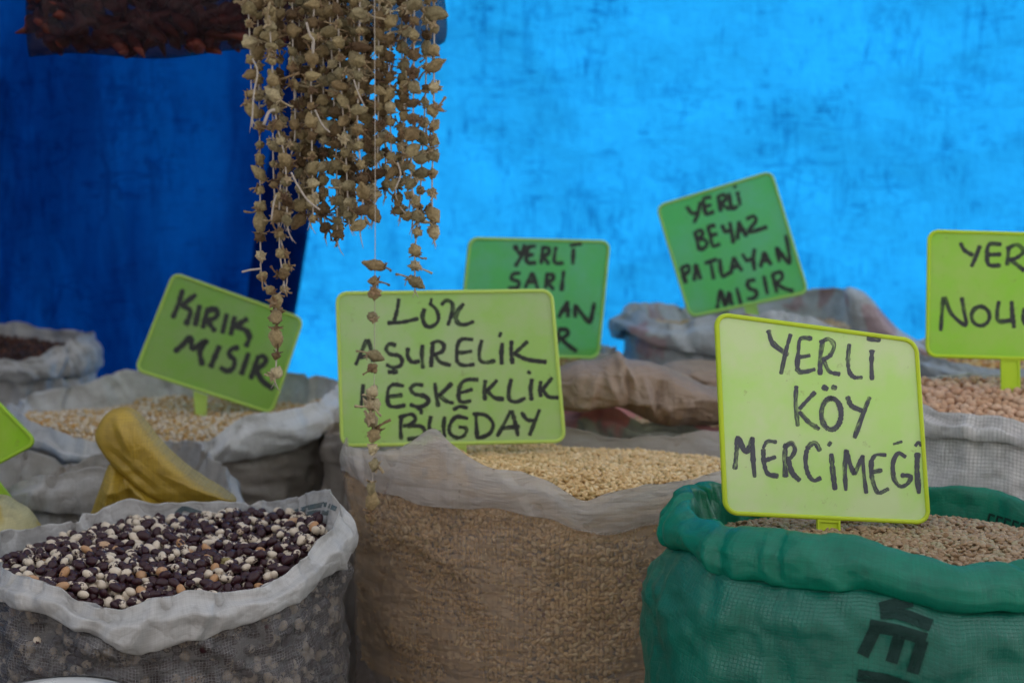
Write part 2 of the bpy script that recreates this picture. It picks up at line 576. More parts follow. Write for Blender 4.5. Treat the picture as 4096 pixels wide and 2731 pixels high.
def sack(name, label, c, rx, ry, crestF, crestB, cuffF, rim_mat, body_mat, seed=1, cuff_out=0.016, body_s=1.02, bulge=1.04, tuck=0.018,
         wr=1.0, body_wr=1.0, back_cuff=0.06, body_z0=None, roll=0.006, inner_drop=0.09, hfold=1.0, thick=0.25):
    T = np.arange(NU) * 2 * PI / NU
    ct, st = np.cos(T), np.sin(T)
    zc = ring_from_pixels(c, rx, ry, crestF, crestB)
    w = cuff_out / rx
    zf = ring_from_pixels(c, rx, ry, cuffF, [], 1 + 1.25 * w)
    front = np.clip(0.5 - 1.6 * st, 0, 1)
    zcuff = zf * front + (zc - back_cuff) * (1 - front)
    zcuff = np.minimum(zcuff, zc - 0.02)
    base = zcuff.mean()

    def R(s, z):
        return np.stack([c[0] + s * rx * ct, c[1] + s * ry * st, z + 0 * T], 1)
    rim_rows = [R(0.90, zc - inner_drop), R(0.95, zc - inner_drop * 0.5), R(1.0 - 0.018 * thick, zc - 0.012), R(1.0, zc), R(1 + w * (0.25 + 0.55 * thick), zc - roll - 0.006 * (1 - thick)),
                R(1 + 1.5 * w, zc + (zcuff - zc) * 0.4), R(1 + 1.6 * w, zc + (zcuff - zc) * 0.75), R(1 + 1.25 * w, zcuff), R(1 + 0.5 * w, zcuff + 0.004), R(0.99, zcuff + 0.03)]
    b0 = body_s
    body_rows = [R(0.965, np.minimum(zcuff + 0.03, zc - 0.045)), R(0.98, np.minimum(zcuff + 0.012, zc - 0.035)), R(0.5 + 0.5 * b0, zcuff - 0.002), R(b0, zcuff - 0.04), R(b0 * bulge, (zcuff - 0.11)), R(b0 * bulge, np.full(NU, base * 0.55)), R(b0, np.full(NU, 0.12)), R(b0 * 0.85, np.full(NU, 0.01))]

    def dense(rows, per):
        rows = np.array(rows)           # K,NU,3
        K = len(rows)
        out = []
        Q = np.concatenate([[2 * rows[0] - rows[1]], rows, [2 * rows[-1] - rows[-2]]])
        for i in range(K - 1):
            n = per[i] if isinstance(per, list) else per
            for k in range(n):
                t = k / n
                p0, p1, p2, p3 = Q[i], Q[i + 1], Q[i + 2], Q[i + 3]
                # tamed tangents
                m1 = 0.38 * (p2 - p0); m2 = 0.38 * (p3 - p1)
                out.append((2 * t ** 3 - 3 * t * t + 1) * p1 + (t ** 3 - 2 * t * t + t) * m1 + (-2 * t ** 3 + 3 * t * t) * p2 + (t ** 3 - t * t) * m2)
        out.append(rows[-1])
        return np.array(out)

    def displace(G, amp, isbody):
        K = len(G)
        vlen = np.concatenate([[0], np.cumsum(np.linalg.norm(np.diff(G, axis=0), axis=2).mean(1))])
        Vv = np.repeat(vlen[:, None], NU, 1)
        X, Y_, Z = G[..., 0], G[..., 1], G[..., 2]
        U = np.repeat(T[None], K, 0)
        cx, sx_ = np.cos(U), np.sin(U)
        out = np.stack([cx / rx, sx_ / ry], -1); out /= np.linalg.norm(out, axis=-1, keepdims=True)
        wx = fbm(X * 9 + seed, Y_ * 9, Z * 9, 2) * 0.5
        big = fbm(cx * 2.2 + seed * 3.1, sx_ * 2.2, Z * 4 + seed, 3) * 0.010
        # horizontal creases that wander, gathers that run down
        hz = ridge(cx * 1.3 + seed + wx, sx_ * 1.3, Z * 20 + wx * 2.4, 3) * 0.0042 * hfold
        vt = ridge(cx * 5 + wx * 1.5 + seed, sx_ * 5, Z * 3 + 4.0, 3) * 0.0026
        dg = ridge(X * 13 + Z * 9 + seed, Y_ * 13 - Z * 7, Z * 5, 2) * 0.0024 + np.maximum(0, ridge(X * 7 + Z * 12 + wx + seed * 2, Y_ * 7 - Z * 16 + wx, Z * 3, 4) - 0.55) * 0.006
        fine = fbm(X * 60, Y_ * 60, Z * 60 + seed, 3) * 0.0012 + np.maximum(0, ridge(X * 30 + wx * 3, Y_ * 30, Z * 34 + wx * 3, 2) - 0.3) * 0.0018
        if not isbody:
            big, hz, vt, dg, fine = big * 1.1, hz * 0.6, vt * 0.35, dg * 0.45, fine * 0.45
        d = (big + hz + vt + dg + fine) * amp
        d = d - d.mean()
        rs = np.random.RandomState(int(seed) * 7 + 3)
        dzp = 0
        for q in range(17):
            t0, slope, wq = rs.uniform(0, 2 * PI), rs.uniform(-3.5, 3.5), rs.uniform(0.018, 0.05)
            A = rs.uniform(0.0015, 0.0060) * (0.6 if isbody else 1.0) * min(amp, 1.0)
            du = (U - t0 - slope * (Vv - (0.02 if isbody else 0.10)) + PI) % (2 * PI) - PI
            fade = np.exp(-Vv * 9) if isbody else 1.0
            d = d + fade * (A * np.exp(-(du / wq) ** 2) - 1.1 * A * np.exp(-((du - 1.9 * wq) / wq) ** 2))
            dzp = dzp - fade * A * 0.7 * np.exp(-((du - 1.9 * wq) / wq) ** 2)
        G = G.copy()
        G[..., 0] += out[..., 0] * d
        G[..., 1] += out[..., 1] * d
        G[..., 2] += dzp + (fbm(cx * 6 + seed, sx_ * 6, Vv * 12, 3) * 0.0030 + fbm(X * 45, Y_ * 45, seed, 2) * 0.0010) * amp * (0.5 if isbody else 1.0)
        return G, Vv, U

    def build(nm, rows, per, mat, amp, isbody):
        G = dense(rows, per)
        G, Vv, U = displace(G, amp, isbody)
        K = len(G)
        # open seam column duplicated for a clean uv
        G2 = np.concatenate([G, G[:, :1]], 1)
        U2 = np.concatenate([U, U[:, :1] + 2 * PI], 1)
        V2 = np.concatenate([Vv, Vv[:, :1]], 1)
        n = NU + 1
        idx = np.arange(K * n).reshape(K, n)
        F = np.stack([idx[:-1, :-1], idx[1:, :-1], idx[1:, 1:], idx[:-1, 1:]], -1).reshape(-1, 4)
        uv = np.stack([U2 * (rx + ry) / 2, V2], -1).reshape(-1, 2)
        me = mesh_from(nm, G2.reshape(-1, 3), F, mat, uv)
        return me, G
    root = empty(name, (c[0], c[1], 0.0), label, 'sack', 'open sacks of dry food on the stall')
    rme, RG = build('rolled_rim', rim_rows, [2, 4, 3, 4, 5, 5, 5, 3, 3], rim_mat, wr, False)
    bme, BG = build('sack_body', body_rows, [2, 3, 6, 10, 12, 8, 3], body_mat, body_wr, True)
    ro = link('rolled_rim', rme, root)
    bo = link('sack_body', bme, root)
    return dict(root=root, c=c, rx=rx, ry=ry, zc=zc, zcuff=zcuff, rim=ro, body=bo, BG=BG, RG=RG, T=T)


def heap_fn(S, fillB, bump=0.01, s=0.955, front_drop=0.012, fillF=None):
    T = S['T']
    zb = ring_from_pixels(S['c'], S['rx'], S['ry'], [], fillB, s)
    front = np.clip(0.5 - 2.2 * np.sin(T), 0, 1)
    if fillF:
        zf = ring_from_pixels(S['c'], S['rx'], S['ry'], fillF, [], s)
    else:
        zf = S['zc'] - front_drop
    ze = zf * front + zb * (1 - front)
    zm = ze.mean() + bump

    def f(rho, th):
        z_e = np.interp(th % (2 * PI), np.append(T, 2 * PI), np.append(ze, ze[0]))
        # blend of the two opposite edges so the surface slopes evenly
        z_o = np.interp((PI * 2 - th) % (2 * PI), np.append(T, 2 * PI), np.append(ze, ze[0]))
        x = rho * np.sin(th)
        zmid = (z_e + z_o) / 2 + (z_e - z_o) / 2 * np.abs(np.sin(th)) * 0
        plane = (1 + x) / 2 * z_e * 0
        k = rho ** 2
        zz = zm * (1 - k) + z_e * k
        # linear front-to-back slope in the middle part
        zfm, zbm = ze[(T > PI * 1.25) & (T < PI * 1.75)].mean(), ze[(T > PI * 0.25) & (T < PI * 0.75)].mean()
        lin = (zfm + zbm) / 2 + (zbm - zfm) / 2 * np.sin(th) * rho + bump
        return zz * k + lin * (1 - k) + 0.003 * vnoise(rho * np.cos(th) * 9, rho * np.sin(th) * 9, zm * 50)
    S['heap'] = f
    S['hs'] = s
    return f


def heap_points(S, spacing, layers=2, drop=0.6, jitter=0.35):
    P = []
    rx, ry, s = S['rx'], S['ry'], S['hs']
    for L in range(layers):
        g = np.arange(-1, 1, spacing / rx)
        gy = np.arange(-1, 1, spacing / ry)
        X, Y = np.meshgrid(g, gy)
        X = X + (np.arange(X.shape[0])[:, None] % 2) * spacing / rx * 0.5
        X = X + RS.uniform(-jitter, jitter, X.shape) * spacing / rx
        Y = Y + RS.uniform(-jitter, jitter, Y.shape) * spacing / ry
        rho = np.hypot(X, Y); th = np.arctan2(Y, X)
        k = rho < 1.0
        rho, th = rho[k], th[k]
        z = S['heap'](rho, th) - L * spacing * drop + RS.uniform(-0.25, 0.3, rho.shape) * spacing * (L == 0)
        P.append(np.stack([S['c'][0] + rho * np.cos(th) * rx * s, S['c'][1] + rho * np.sin(th) * ry * s, z], 1))
    return P


def heap_base(S, drop):
    n, K = 72, 14
    V = [[S['c'][0], S['c'][1], float(S['heap'](np.array([0.0]), np.array([0.0]))[0]) - drop]]
    F = []
    for k in range(1, K + 1):
        th = np.arange(n) * 2 * PI / n
        rho = np.full(n, k / K)
        z = S['heap'](rho, th) - drop
        for i in range(n):
            V.append([S['c'][0] + rho[i] * math.cos(th[i]) * S['rx'] * S['hs'] * 1.02, S['c'][1] + rho[i] * math.sin(th[i]) * S['ry'] * S['hs'] * 1.02, z[i]])
    for i in range(n):
        F.append([0, 1 + i, 1 + (i + 1) % n])
    F = [list(f) for f in F]
    for k in range(K - 1):
        for i in range(n):
            a, b = 1 + k * n + i, 1 + k * n + (i + 1) % n
            F.append([a, a + n, b + n, b])
    return V, F


def rand_rot(n, flat=None, normals=None):
    """random rotation matrices; flat keeps the local z near up"""
    q = RS.normal(size=(n, 4))
    if flat is not None:
        yaw = RS.uniform(0, 2 * PI, n)
        ax = RS.normal(size=(n, 2)) * flat
        q = np.stack([np.cos(yaw / 2), np.zeros(n), np.zeros(n), np.sin(yaw / 2)], 1)
        q2 = np.stack([np.ones(n), ax[:, 0] / 2, ax[:, 1] / 2, np.zeros(n)], 1)
        w1, x1, y1, z1 = q2.T; w2, x2, y2, z2 = q.T
        q = np.stack([w1 * w2 - x1 * x2 - y1 * y2 - z1 * z2, w1 * x2 + x1 * w2 + y1 * z2 - z1 * y2, w1 * y2 - x1 * z2 + y1 * w2 + z1 * x2, w1 * z2 + x1 * y2 - y1 * x2 + z1 * w2], 1)
    q /= np.linalg.norm(q, axis=1)[:, None]
    w_, x, y, z = q.T
    return np.stack([np.stack([1 - 2 * (y * y + z * z), 2 * (x * y - z * w_), 2 * (x * z + y * w_)], 1),
                     np.stack([2 * (x * y + z * w_), 1 - 2 * (x * x + z * z), 2 * (y * z - x * w_)], 1),
                     np.stack([2 * (x * z - y * w_), 2 * (y * z + x * w_), 1 - 2 * (x * x + y * y)], 1)], 1)


def scatter(pos, rots, scl, bases, rnd=None):
    """bases: list of (V, F tri array); returns V, F, loc, rnd"""
    n = len(pos)
    which = RS.randint(0, len(bases), n)
    rnd = RS.rand(n) if rnd is None else rnd
    Vs, Fs, Ls, Rs, off = [], [], [], [], 0
    for b, (bv, bf) in enumerate(bases):
        k = np.where(which == b)[0]
        if len(k) == 0: continue
        unit = bv / np.abs(bv).max()
        v = np.einsum('nij,vj->nvi', rots[k], bv) * scl[k][:, None, None] + pos[k][:, None]
        m = len(bv)
        Vs.append(v.reshape(-1, 3))
        Fs.append((bf[None] + (np.arange(len(k)) * m)[:, None, None]).reshape(-1, 3) + off)
        Ls.append(np.tile(unit, (len(k), 1)))
        Rs.append(np.repeat(rnd[k], m))
        off += len(k) * m
    return np.concatenate(Vs), np.concatenate(Fs), np.concatenate(Ls), np.concatenate(Rs)


def uvs(nu, nv, fn):
    """closed surface of triangles: fn(unit vec array) -> positions"""
    V = [[0, 0, 1.0]]
    for j in range(1, nv):
        p = PI * j / nv
        for i in range(nu):
            t = 2 * PI * i / nu
            V.append([math.sin(p) * math.cos(t), math.sin(p) * math.sin(t), math.cos(p)])
    V.append([0, 0, -1.0])
    F = []
    for i in range(nu):
        F.append([0, 1 + i, 1 + (i + 1) % nu])
        F.append([len(V) - 1, 1 + (nv - 2) * nu + (i + 1) % nu, 1 + (nv - 2) * nu + i])
    for j in range(nv - 2):
        for i in range(nu):
            a, b = 1 + j * nu + i, 1 + j * nu + (i + 1) % nu
            F.append([a, a + nu, b + nu]); F.append([a, b + nu, b])
    return fn(np.array(V)), np.array(F)


def wheat_shape(k):
    def f(v):
        x = v[:, 2] * 0.0041; y = v[:, 0] * 0.0026; z = v[:, 1] * 0.0024
        crease = np.where(v[:, 1] > 0.6, -0.0006, 0)
        z = z + crease
        y = y * (1 - 0.18 * v[:, 2])
        return np.stack([x, y, z + 0.0004 * (v[:, 2] ** 2) * (1 if k % 2 else -1)], 1)
    return uvs(6, 5, f)


def lentil_shape(k):
    def f(v):
        r = 0.0036 * (1 + 0.06 * np.sin(k + 3 * np.arctan2(v[:, 1], v[:, 0])))
        return np.stack([v[:, 0] * r, v[:, 1] * r, v[:, 2] * 0.0015], 1)
    return uvs(8, 5, f)


def chick_shape(k):
    def f(v):
        r = 0.0060 * (1 + 0.10 * vnoise(v[:, 0] * 2 + k * 9, v[:, 1] * 2, v[:, 2] * 2) - 0.10 * np.exp(-((v[:, 0]) ** 2) / 0.05) * (v[:, 2] > -0.2))
        P = v * r[:, None]
        P[:, 2] += np.where((v[:, 2] > 0.8), 0.0012, 0)
        P[:, 1] *= 0.92
        return P
    return uvs(12, 8, f)


def bean_shape(k):
    L = [0.0090, 0.0084, 0.0098, 0.0080][k % 4]
    W = [0.0063, 0.0066, 0.0067, 0.0061][k % 4]

    def f(v):
        x = v[:, 2] * L
        y = v[:, 0] * W - 0.0012 * (v[:, 2] ** 2) * -1 + 0.0006 * np.sign(v[:, 0]) * 0
        z = v[:, 1] * W * 0.86
        return np.stack([x, y, z], 1)
    return uvs(10, 8, f)


def bit_shape(k):
    rs = np.random.RandomState(50 + k)

    def f(v):
        r = 0.0031 * (0.75 + 0.5 * rs.rand(len(v)))
        return v * r[:, None] * np.array([1.0, 0.8, 0.6])
    return uvs(5, 4, f)


WHEAT = [wheat_shape(k) for k in range(3)]
LENTIL = [lentil_shape(k) for k in range(3)]
CHICK = [chick_shape(k) for k in range(5)]
BEAN = [bean_shape(k) for k in range(4)]
BITS = [bit_shape(k) for k in range(5)]


def stuff_obj(name, label, P, R, scl, bases, mat, base=None, group=None, rnd=None, extra=None):
    V, F, L, Rn = scatter(P, R, scl, bases, rnd)
    if base is not None:
        bv, bf = base
        tri = []
        for q in bf:
            tri.append(q[:3])
            if len(q) == 4: tri.append([q[0], q[2], q[3]])
        F = np.concatenate([F, np.array(tri) + len(V)])
        V = np.concatenate([V, np.array(bv)])
        L = np.concatenate([L, np.array(bv) * 200])
        Rn = np.concatenate([Rn, np.full(len(bv), 0.12)])
    me = mesh_from(name, V, F, mat, attrs={'loc': L, 'rnd': Rn})
    o = link(name, me)
    return tag(o, label, None, group, 'stuff')


def body_points(S, spacing, inset=0.006, zmin=0.25, ymax=None):
    """points just inside the sack body, on the half that faces the stall front"""
    G = S['BG']
    rows = []
    for j in range(len(G) - 1):
        row = G[j]
        rows.append(row)
    A = np.array(rows)
    P, Nn = [], []
    du = np.linalg.norm(A[:, 1:] - A[:, :-1], axis=2).mean()
    dv = np.linalg.norm(A[1:] - A[:-1], axis=2).mean()
    # walk z down in steps
    T = S['T']
    z = S['zcuff'].max() + 0.02
    while z > zmin:
        n = int(2 * PI * S['rx'] / spacing)
        th = (np.arange(n) + RS.rand(n) * 0.7) * 2 * PI / n
        th = th[(np.sin(th) < 0.25)]
        for t in th:
            i = int(t / (2 * PI) * NU) % NU
            colz = A[:, i, 2]
            zt = z + RS.uniform(-0.4, 0.4) * spacing
            if zt > colz[3:].max(): continue
            j = int(np.argmin(np.abs(colz[3:] - zt))) + 3
            p = A[j, i]
            d = np.array([math.cos(t), math.sin(t), 0])
            q = p - d * (inset + RS.rand() * 0.003)
            q[2] = zt
            P.append(q); Nn.append(d)
        z -= spacing
    return np.array(P), np.array(Nn)


def align_rot(Nn):
    n = len(Nn)
    a = RS.uniform(0, 2 * PI, n)
    up = np.array([0, 0, 1.0])
    t1 = np.cross(np.broadcast_to(up, Nn.shape), Nn); t1 /= np.linalg.norm(t1, axis=1)[:, None]
    t2 = np.cross(Nn, t1)
    x = t1 * np.cos(a)[:, None] + t2 * np.sin(a)[:, None]
    x = x + Nn * RS.normal(size=(n, 1)) * 0.25
    x /= np.linalg.norm(x, axis=1)[:, None]
    y = np.cross(Nn, x); y /= np.linalg.norm(y, axis=1)[:, None]
    z = np.cross(x, y)
    return np.stack([x, y, z], -1)


# ------------------------------------------------------------------ setting: ground, canopy, tarpaulins
def plane_grid(x0, x1, n, fn):
    pass


mg = MT('dusty_ground')
tc = mg.n('TexCoord')
n1 = mg.noise(tc.outputs['Object'], 3, 6); n2 = mg.noise(tc.outputs['Object'], 80, 4)
gm = mg.surf(mg.pr(mg.mix(n2, mg.mix(n1, (0.10, 0.095, 0.09), (0.16, 0.15, 0.14)), (0.12, 0.115, 0.11)), 0.9, 0.2, mg.bump(n2, 0.4, 0.01)))
gx = np.linspace(-60, 60, 25)
GX, GY = np.meshgrid(gx, gx)
idx = np.arange(625).reshape(25, 25)
gF = np.stack([idx[:-1, :-1], idx[:-1, 1:], idx[1:, 1:], idx[1:, :-1]], -1).reshape(-1, 4)
tag(link('ground', mesh_from('ground', np.stack([GX, GY, 0 * GX], -1).reshape(-1, 3), gF, gm)), kind='structure')


def sheet(name, fn, nu, nv, mat):
    u, v = np.meshgrid(np.linspace(0, 1, nu), np.linspace(0, 1, nv))
    P = fn(u, v)
    idx = np.arange(nu * nv).reshape(nv, nu)
    F = np.stack([idx[:-1, :-1], idx[:-1, 1:], idx[1:, 1:], idx[1:, :-1]], -1).reshape(-1, 4)
    return mesh_from(name, P.reshape(-1, 3), F, mat, np.stack([P[..., 0], P[..., 2]], -1).reshape(-1, 2))


TARP = mat_tarp('blue_tarpaulin_weave', (0.003, 0.080, 0.200), (0.003, 0.04, 0.12), 0.0, 1.2, 0.88, 0.15, 0.3)
TARP2 = mat_tarp('dark_blue_tarpaulin_weave', (0.006, 0.155, 0.33), (0.004, 0.03, 0.08), 7.3, 0.9, 0.8, 0.7, 0.45, 0.6, 0.55)


def tarp_back(u, v):
    x = -2.2 + 5.0 * u
    z = 0.02 + 2.1 * v
    y = 3.75 + 0.02 * fbm(x * 2, z * 2, 1.0, 3) + 0.005 * ridge(x * 3 + z, z * 4 - x, 2.0, 3) + 0.002 * fbm(x * 14, z * 14, 0, 2)
    return np.stack([x, y, z], -1)


tb = link('tarpaulin', sheet('tarpaulin', tarp_back, 260, 150, TARP))
tag(tb, 'bright blue woven tarpaulin lit from behind, closing the back of the stall', 'tarpaulin')

# dark tarpaulin on the left, its slanting edge runs down from the hanging strings to the sack rims
eT, eB = at(1385, 0, 3.55), at(1130, 1530, 3.55)


def edge_x(z):
    return eB[0] + (eT[0] - eB[0]) * (z - eB[2]) / (eT[2] - eB[2])


def tarp_left(u, v):
    z = 0.02 + 2.08 * v
    xr = edge_x(np.clip(z, 0.0, 1.55))
    x = -1.9 + (xr + 1.9) * u
    y = 3.55 + 0.035 * fbm(x * 2.4, z * 1.2, 5.0, 3) + 0.024 * ridge(x * 6 + z * 1.6, z * 1.4 - x, 7.0, 4) + 0.007 * fbm(x * 14, z * 10, 0, 2)
    return np.stack([x, y, z], -1)


tl = link('tarpaulin', sheet('tarpaulin_left', tarp_left, 200, 150, TARP2))
tag(tl, 'dark blue shaded tarpaulin hanging at the left of the stall with a slanting edge', 'tarpaulin')


def hem(u, v):
    z = 0.02 + 2.08 * v
    xr = edge_x(np.clip(z, 0.0, 1.55))
    x = xr - (0.085 + 0.012 * vnoise(z * 3, 0)) * (1 - u) + 0.002
    y = 3.538 + 0.035 * fbm(x * 2.4, z * 1.2, 5.0, 3) + 0.024 * ridge(x * 6 + z * 1.6, z * 1.4 - x, 7.0, 4) - 0.010 * np.sin(u * PI)
    return np.stack([x, y, z], -1)


link('folded_hem', sheet('folded_hem', hem, 16, 120, TARP2), tl)


def side_blocker(u, v):  # added unseen side sheet that keeps light off the left
    y = 1.6 + 2.0 * u
    z = 0.02 + 2.08 * v
    x = -1.9 + 0.03 * fbm(y * 3, z * 2, 3, 3)
    return np.stack([x, y, z], -1)


ts = link('tarpaulin', sheet('side_blocker_sheet', side_blocker, 60, 50, TARP2))
tag(ts, 'added unseen dark blue sheet darkening the left side of the stall', 'tarpaulin')

bw = mat_simple('dark_blocker_coat', (0.085, 0.078, 0.07), 0.9, 0.2, 0.3, 3)  # added block behind the camera, shuts out low frontal sky light
bb = empty('sky_blocker', (0, -4.2, 0), 'added unseen block behind the camera that cuts low sky light', 'light blocker')
V_, F_ = [], []
for z_ in (0.0, 4.2):
    for y_ in (-6.0, -4.0):
        for x_ in (-9.0, 9.0):
            V_.append([x_, y_, z_])
link('blocker_box', mesh_from('blocker_box', np.array(V_), [[0, 2, 3, 1], [4, 5, 7, 6], [0, 1, 5, 4], [2, 6, 7, 3], [0, 4, 6, 2], [1, 3, 7, 5]], bw, smooth=False), bb)

# canopy on four poles (above the frame)
CAN = mat_tarp('canopy_weave', (0.30, 0.31, 0.33), (0.45, 0.47, 0.5), 3.1, 0.2, 0.35)


def canopy(u, v):
    x = -2.2 + 5.0 * u
    y = 1.55 + 2.25 * v
    z = 2.14 + 0.03 * np.sin(x * 3) * np.sin(y * 3) + 0.01 * fbm(x * 6, y * 6, 0, 2)
    return np.stack([x, y, z], -1)


cn = empty('stall_canopy', (0.3, 2.3, 0), 'pale canopy on steel poles over the whole stall', 'canopy')
link('canopy_sheet', sheet('canopy_sheet', canopy, 90, 60, CAN), cn)
STEEL = mat_simple('galvanised_steel', (0.42, 0.43, 0.45), 0.35, 0.5, 0.3, 40, Metallic=0.9)
for (x, y) in ((-2.15, 1.6), (2.75, 1.6), (-2.15, 3.82), (2.75, 3.82)):
    v, f = tube([(x, y, 0), (x, y, 2.2)], 0.018, 10)
    link('pole', mesh_from('pole', v, f, STEEL), cn)
for y in (1.94, 2.6):
    v, f = tube([(-2.2, y, 1.98), (2.8, y, 1.98)], 0.012, 8)
    link('crossbar', mesh_from('crossbar', v, f, STEEL), cn)

# ------------------------------------------------------------------ cloth materials
WHITE = mat_cloth('white_woven_sack', (0.68, 0.67, 0.66), (0.54, 0.53, 0.53), dirt=(0.25,0.23,0.2), seed=1.0, crumple=0.6, wsize=0.0024, rough=0.36)
WHITE2 = mat_cloth('pale_woven_sack', (0.74, 0.72, 0.71), (0.60, 0.58, 0.59), dirt=(0.35, 0.33, 0.32), seed=4.0, crumple=0.35, wsize=0.0044, wstr=0.9, wtone=0.4)
GREYW = mat_cloth('grey_woven_sack', (0.52, 0.50, 0.49), (0.38, 0.37, 0.36), seed=9.0, crumple=0.5, wsize=0.002)
DIRTY = mat_cloth('soiled_white_sack', (0.58, 0.57, 0.57), (0.44, 0.43, 0.42), dirt=(0.15, 0.13, 0.11), seed=12.0, crumple=0.7, rough=0.3, wsize=0.0022)
PRINT = mat_cloth('white_sack_red_print', (0.50, 0.54, 0.57), (0.40, 0.43, 0.46), blot=(0.36, 0.14, 0.15), blot_amt=0.55, seed=3.0, crumple=0.4)
PINK = mat_cloth('sack_with_pink_print', (0.56, 0.58, 0.50), (0.46, 0.48, 0.42), blot=(0.85, 0.36, 0.36), blot_amt=0.95, bthr=0.49, seed=6.2, crumple=0.4)
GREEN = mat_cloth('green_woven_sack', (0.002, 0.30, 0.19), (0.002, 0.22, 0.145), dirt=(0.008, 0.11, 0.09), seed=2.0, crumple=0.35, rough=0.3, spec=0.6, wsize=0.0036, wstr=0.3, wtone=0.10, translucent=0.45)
GREENB = mat_cloth('green_woven_sack_dimmed', (0.004, 0.145, 0.098), (0.003, 0.11, 0.078), dirt=(0.008, 0.07, 0.055), seed=2.5, crumple=0.3, rough=0.34, spec=0.5, wsize=0.0040, wstr=0.45, wtone=0.13, translucent=0.08)  # same cloth as the rim, colour darkened where the fill stops light
YELLOW = mat_cloth('yellow_woven_sack', (0.50, 0.33, 0.03), (0.36, 0.24, 0.025), dirt=(0.22, 0.15, 0.03), seed=8.0, crumple=0.5, translucent=0.2, wsize=0.0034, wstr=0.4, wtone=0.2)
PALEYEL = mat_cloth('pale_yellow_printed_sack', (0.50, 0.45, 0.22), (0.42, 0.38, 0.2), blot=(0.42, 0.30, 0.02), blot_amt=0.8, seed=2.6, crumple=0.3)
BROWN = mat_cloth('brown_paper_sack', (0.33, 0.225, 0.15), (0.27, 0.18, 0.12), dirt=(0.18, 0.115, 0.08), seed=5.0, crumple=1.1, wstr=0.05, translucent=0.08, rough=0.6)
BEIGEB = mat_cloth('beige_woven_sack', (0.34, 0.29, 0.25), (0.27, 0.23, 0.20), seed=15.0, crumple=0.4)
FILMRIM = mat_film('milky_plastic_rim', (0.82, 0.77, 0.73), 0.56, rough=0.22, thr=0.18, spec=0.7, vfade=(0.115, 0.165, 0.36), seed=2)
FILMBODY = mat_film('clear_woven_plastic', (0.60, 0.50, 0.44), 0.36, rough=0.3, seed=1)
FILMGRID = mat_film('clear_plastic_with_threads', (0.19, 0.18, 0.185), 0.50, grid=0.40, rough=0.18, spec=1.0, gsize=0.0032, seed=5, line=(0.44, 0.42, 0.42))

# ------------------------------------------------------------------ sacks
# speckled beans, front left
c, rx, ry = ellipse_px(-60, 1335, 2250, 2.2, 0.92)
S_bean = sack('sack', 'front left sack of clear plastic with rolled soiled white rim, full of speckled beans', c, rx, ry,
              crestF=[(-85, 2235), (0, 2288), (120, 2305), (230, 2345), (320, 2405), (390, 2432), (520, 2412), (760, 2372), (1040, 2352), (1130, 2300), (1250, 2200), (1350, 2100), (1405, 2010)],
              crestB=[(-60, 2180), (60, 2118), (250, 2100), (400, 2042), (520, 1990), (700, 2003), (900, 2010), (1120, 2008), (1250, 1970), (1350, 1963), (1405, 1995)],
              cuffF=[(-80, 2370), (0, 2400), (200, 2470), (400, 2550), (550, 2608), (700, 2585), (950, 2520), (1100, 2465), (1250, 2370), (1370, 2250), (1415, 2120)],
              rim_mat=DIRTY, body_mat=FILMGRID, seed=1, cuff_out=0.010, body_s=1.03, bulge=1.02, wr=1.0, body_wr=1.2, hfold=1.2)
heap_fn(S_bean, [(0, 2270), (130, 2225), (300, 2165), (500, 2095), (700, 2082), (980, 2050), (1200, 2055), (1330, 2085), (1390, 2110)], bump=0.012, s=0.945)

# wheat, front middle
c, rx, ry = ellipse_px(1372, 3060, 1950, 2.50, 0.76)
S_wheat = sack('sack', 'front middle sack of clear woven plastic filled with pale wheat up to its open mouth', c, rx, ry,
               crestF=[(1372, 1775), (1450, 1793), (1560, 1800), (1650, 1768), (1705, 1728), (1735, 1706), (1780, 1748), (1880, 1830), (1960, 1868), (2100, 1895), (2200, 1935), (2280, 1985), (2340, 2010), (2420, 1972), (2520, 1955), (2640, 1930), (2760, 1905), (2900, 1880), (3040, 1850)],
               crestB=[(1380, 1745), (1600, 1740), (1900, 1725), (2150, 1690), (2290, 1700), (2400, 1735), (2500, 1752), (2600, 1745), (2720, 1732), (2900, 1722), (3050, 1760)],
               cuffF=[(1385, 1880), (1500, 1950), (1700, 2015), (2000, 2030), (2200, 2080), (2330, 2128), (2480, 2135), (2620, 2100), (2760, 2060), (3050, 1990)],
               rim_mat=FILMRIM, body_mat=FILMBODY, seed=3, cuff_out=0.002, body_s=0.985, bulge=0.985, wr=0.8, body_wr=0.55, hfold=0.7)
heap_fn(S_wheat, [(1400, 1850), (1600, 1800), (1870, 1775), (2000, 1780), (2140, 1788), (2280, 1830), (2400, 1848), (2560, 1846), (2700, 1862), (2950, 1860)], bump=0.010)

# green lentils, front right
c, rx, ry = ellipse_px(2765, 4420, 2150, 2.06, 0.88)
S_green = sack('sack', 'front right bright green woven sack with thick rolled rim, full of green lentils', c, rx, ry,
               crestF=[(2672, 1990), (2720, 2040), (2800, 2068), (3000, 2108), (3250, 2132), (3400, 2150), (3550, 2188), (3700, 2228), (3840, 2262), (3930, 2250), (4096, 2242), (4300, 2210), (4415, 2150)],
               crestB=[(2680, 1960), (2790, 1932), (3000, 1938), (3300, 1935), (3720, 1934), (3930, 1952), (4000, 1985), (4096, 2012), (4300, 2060), (4400, 2100)],
               cuffF=[(2672, 2140), (2760, 2200), (2900, 2290), (3050, 2335), (3250, 2352), (3450, 2365), (3620, 2395), (3780, 2452), (3950, 2445), (4096, 2440), (4300, 2400)],
               rim_mat=GREEN, body_mat=GREENB, seed=5, cuff_out=0.02, body_s=1.19, bulge=1.02, wr=0.9, body_wr=0.75, roll=0.004, thick=1.0)
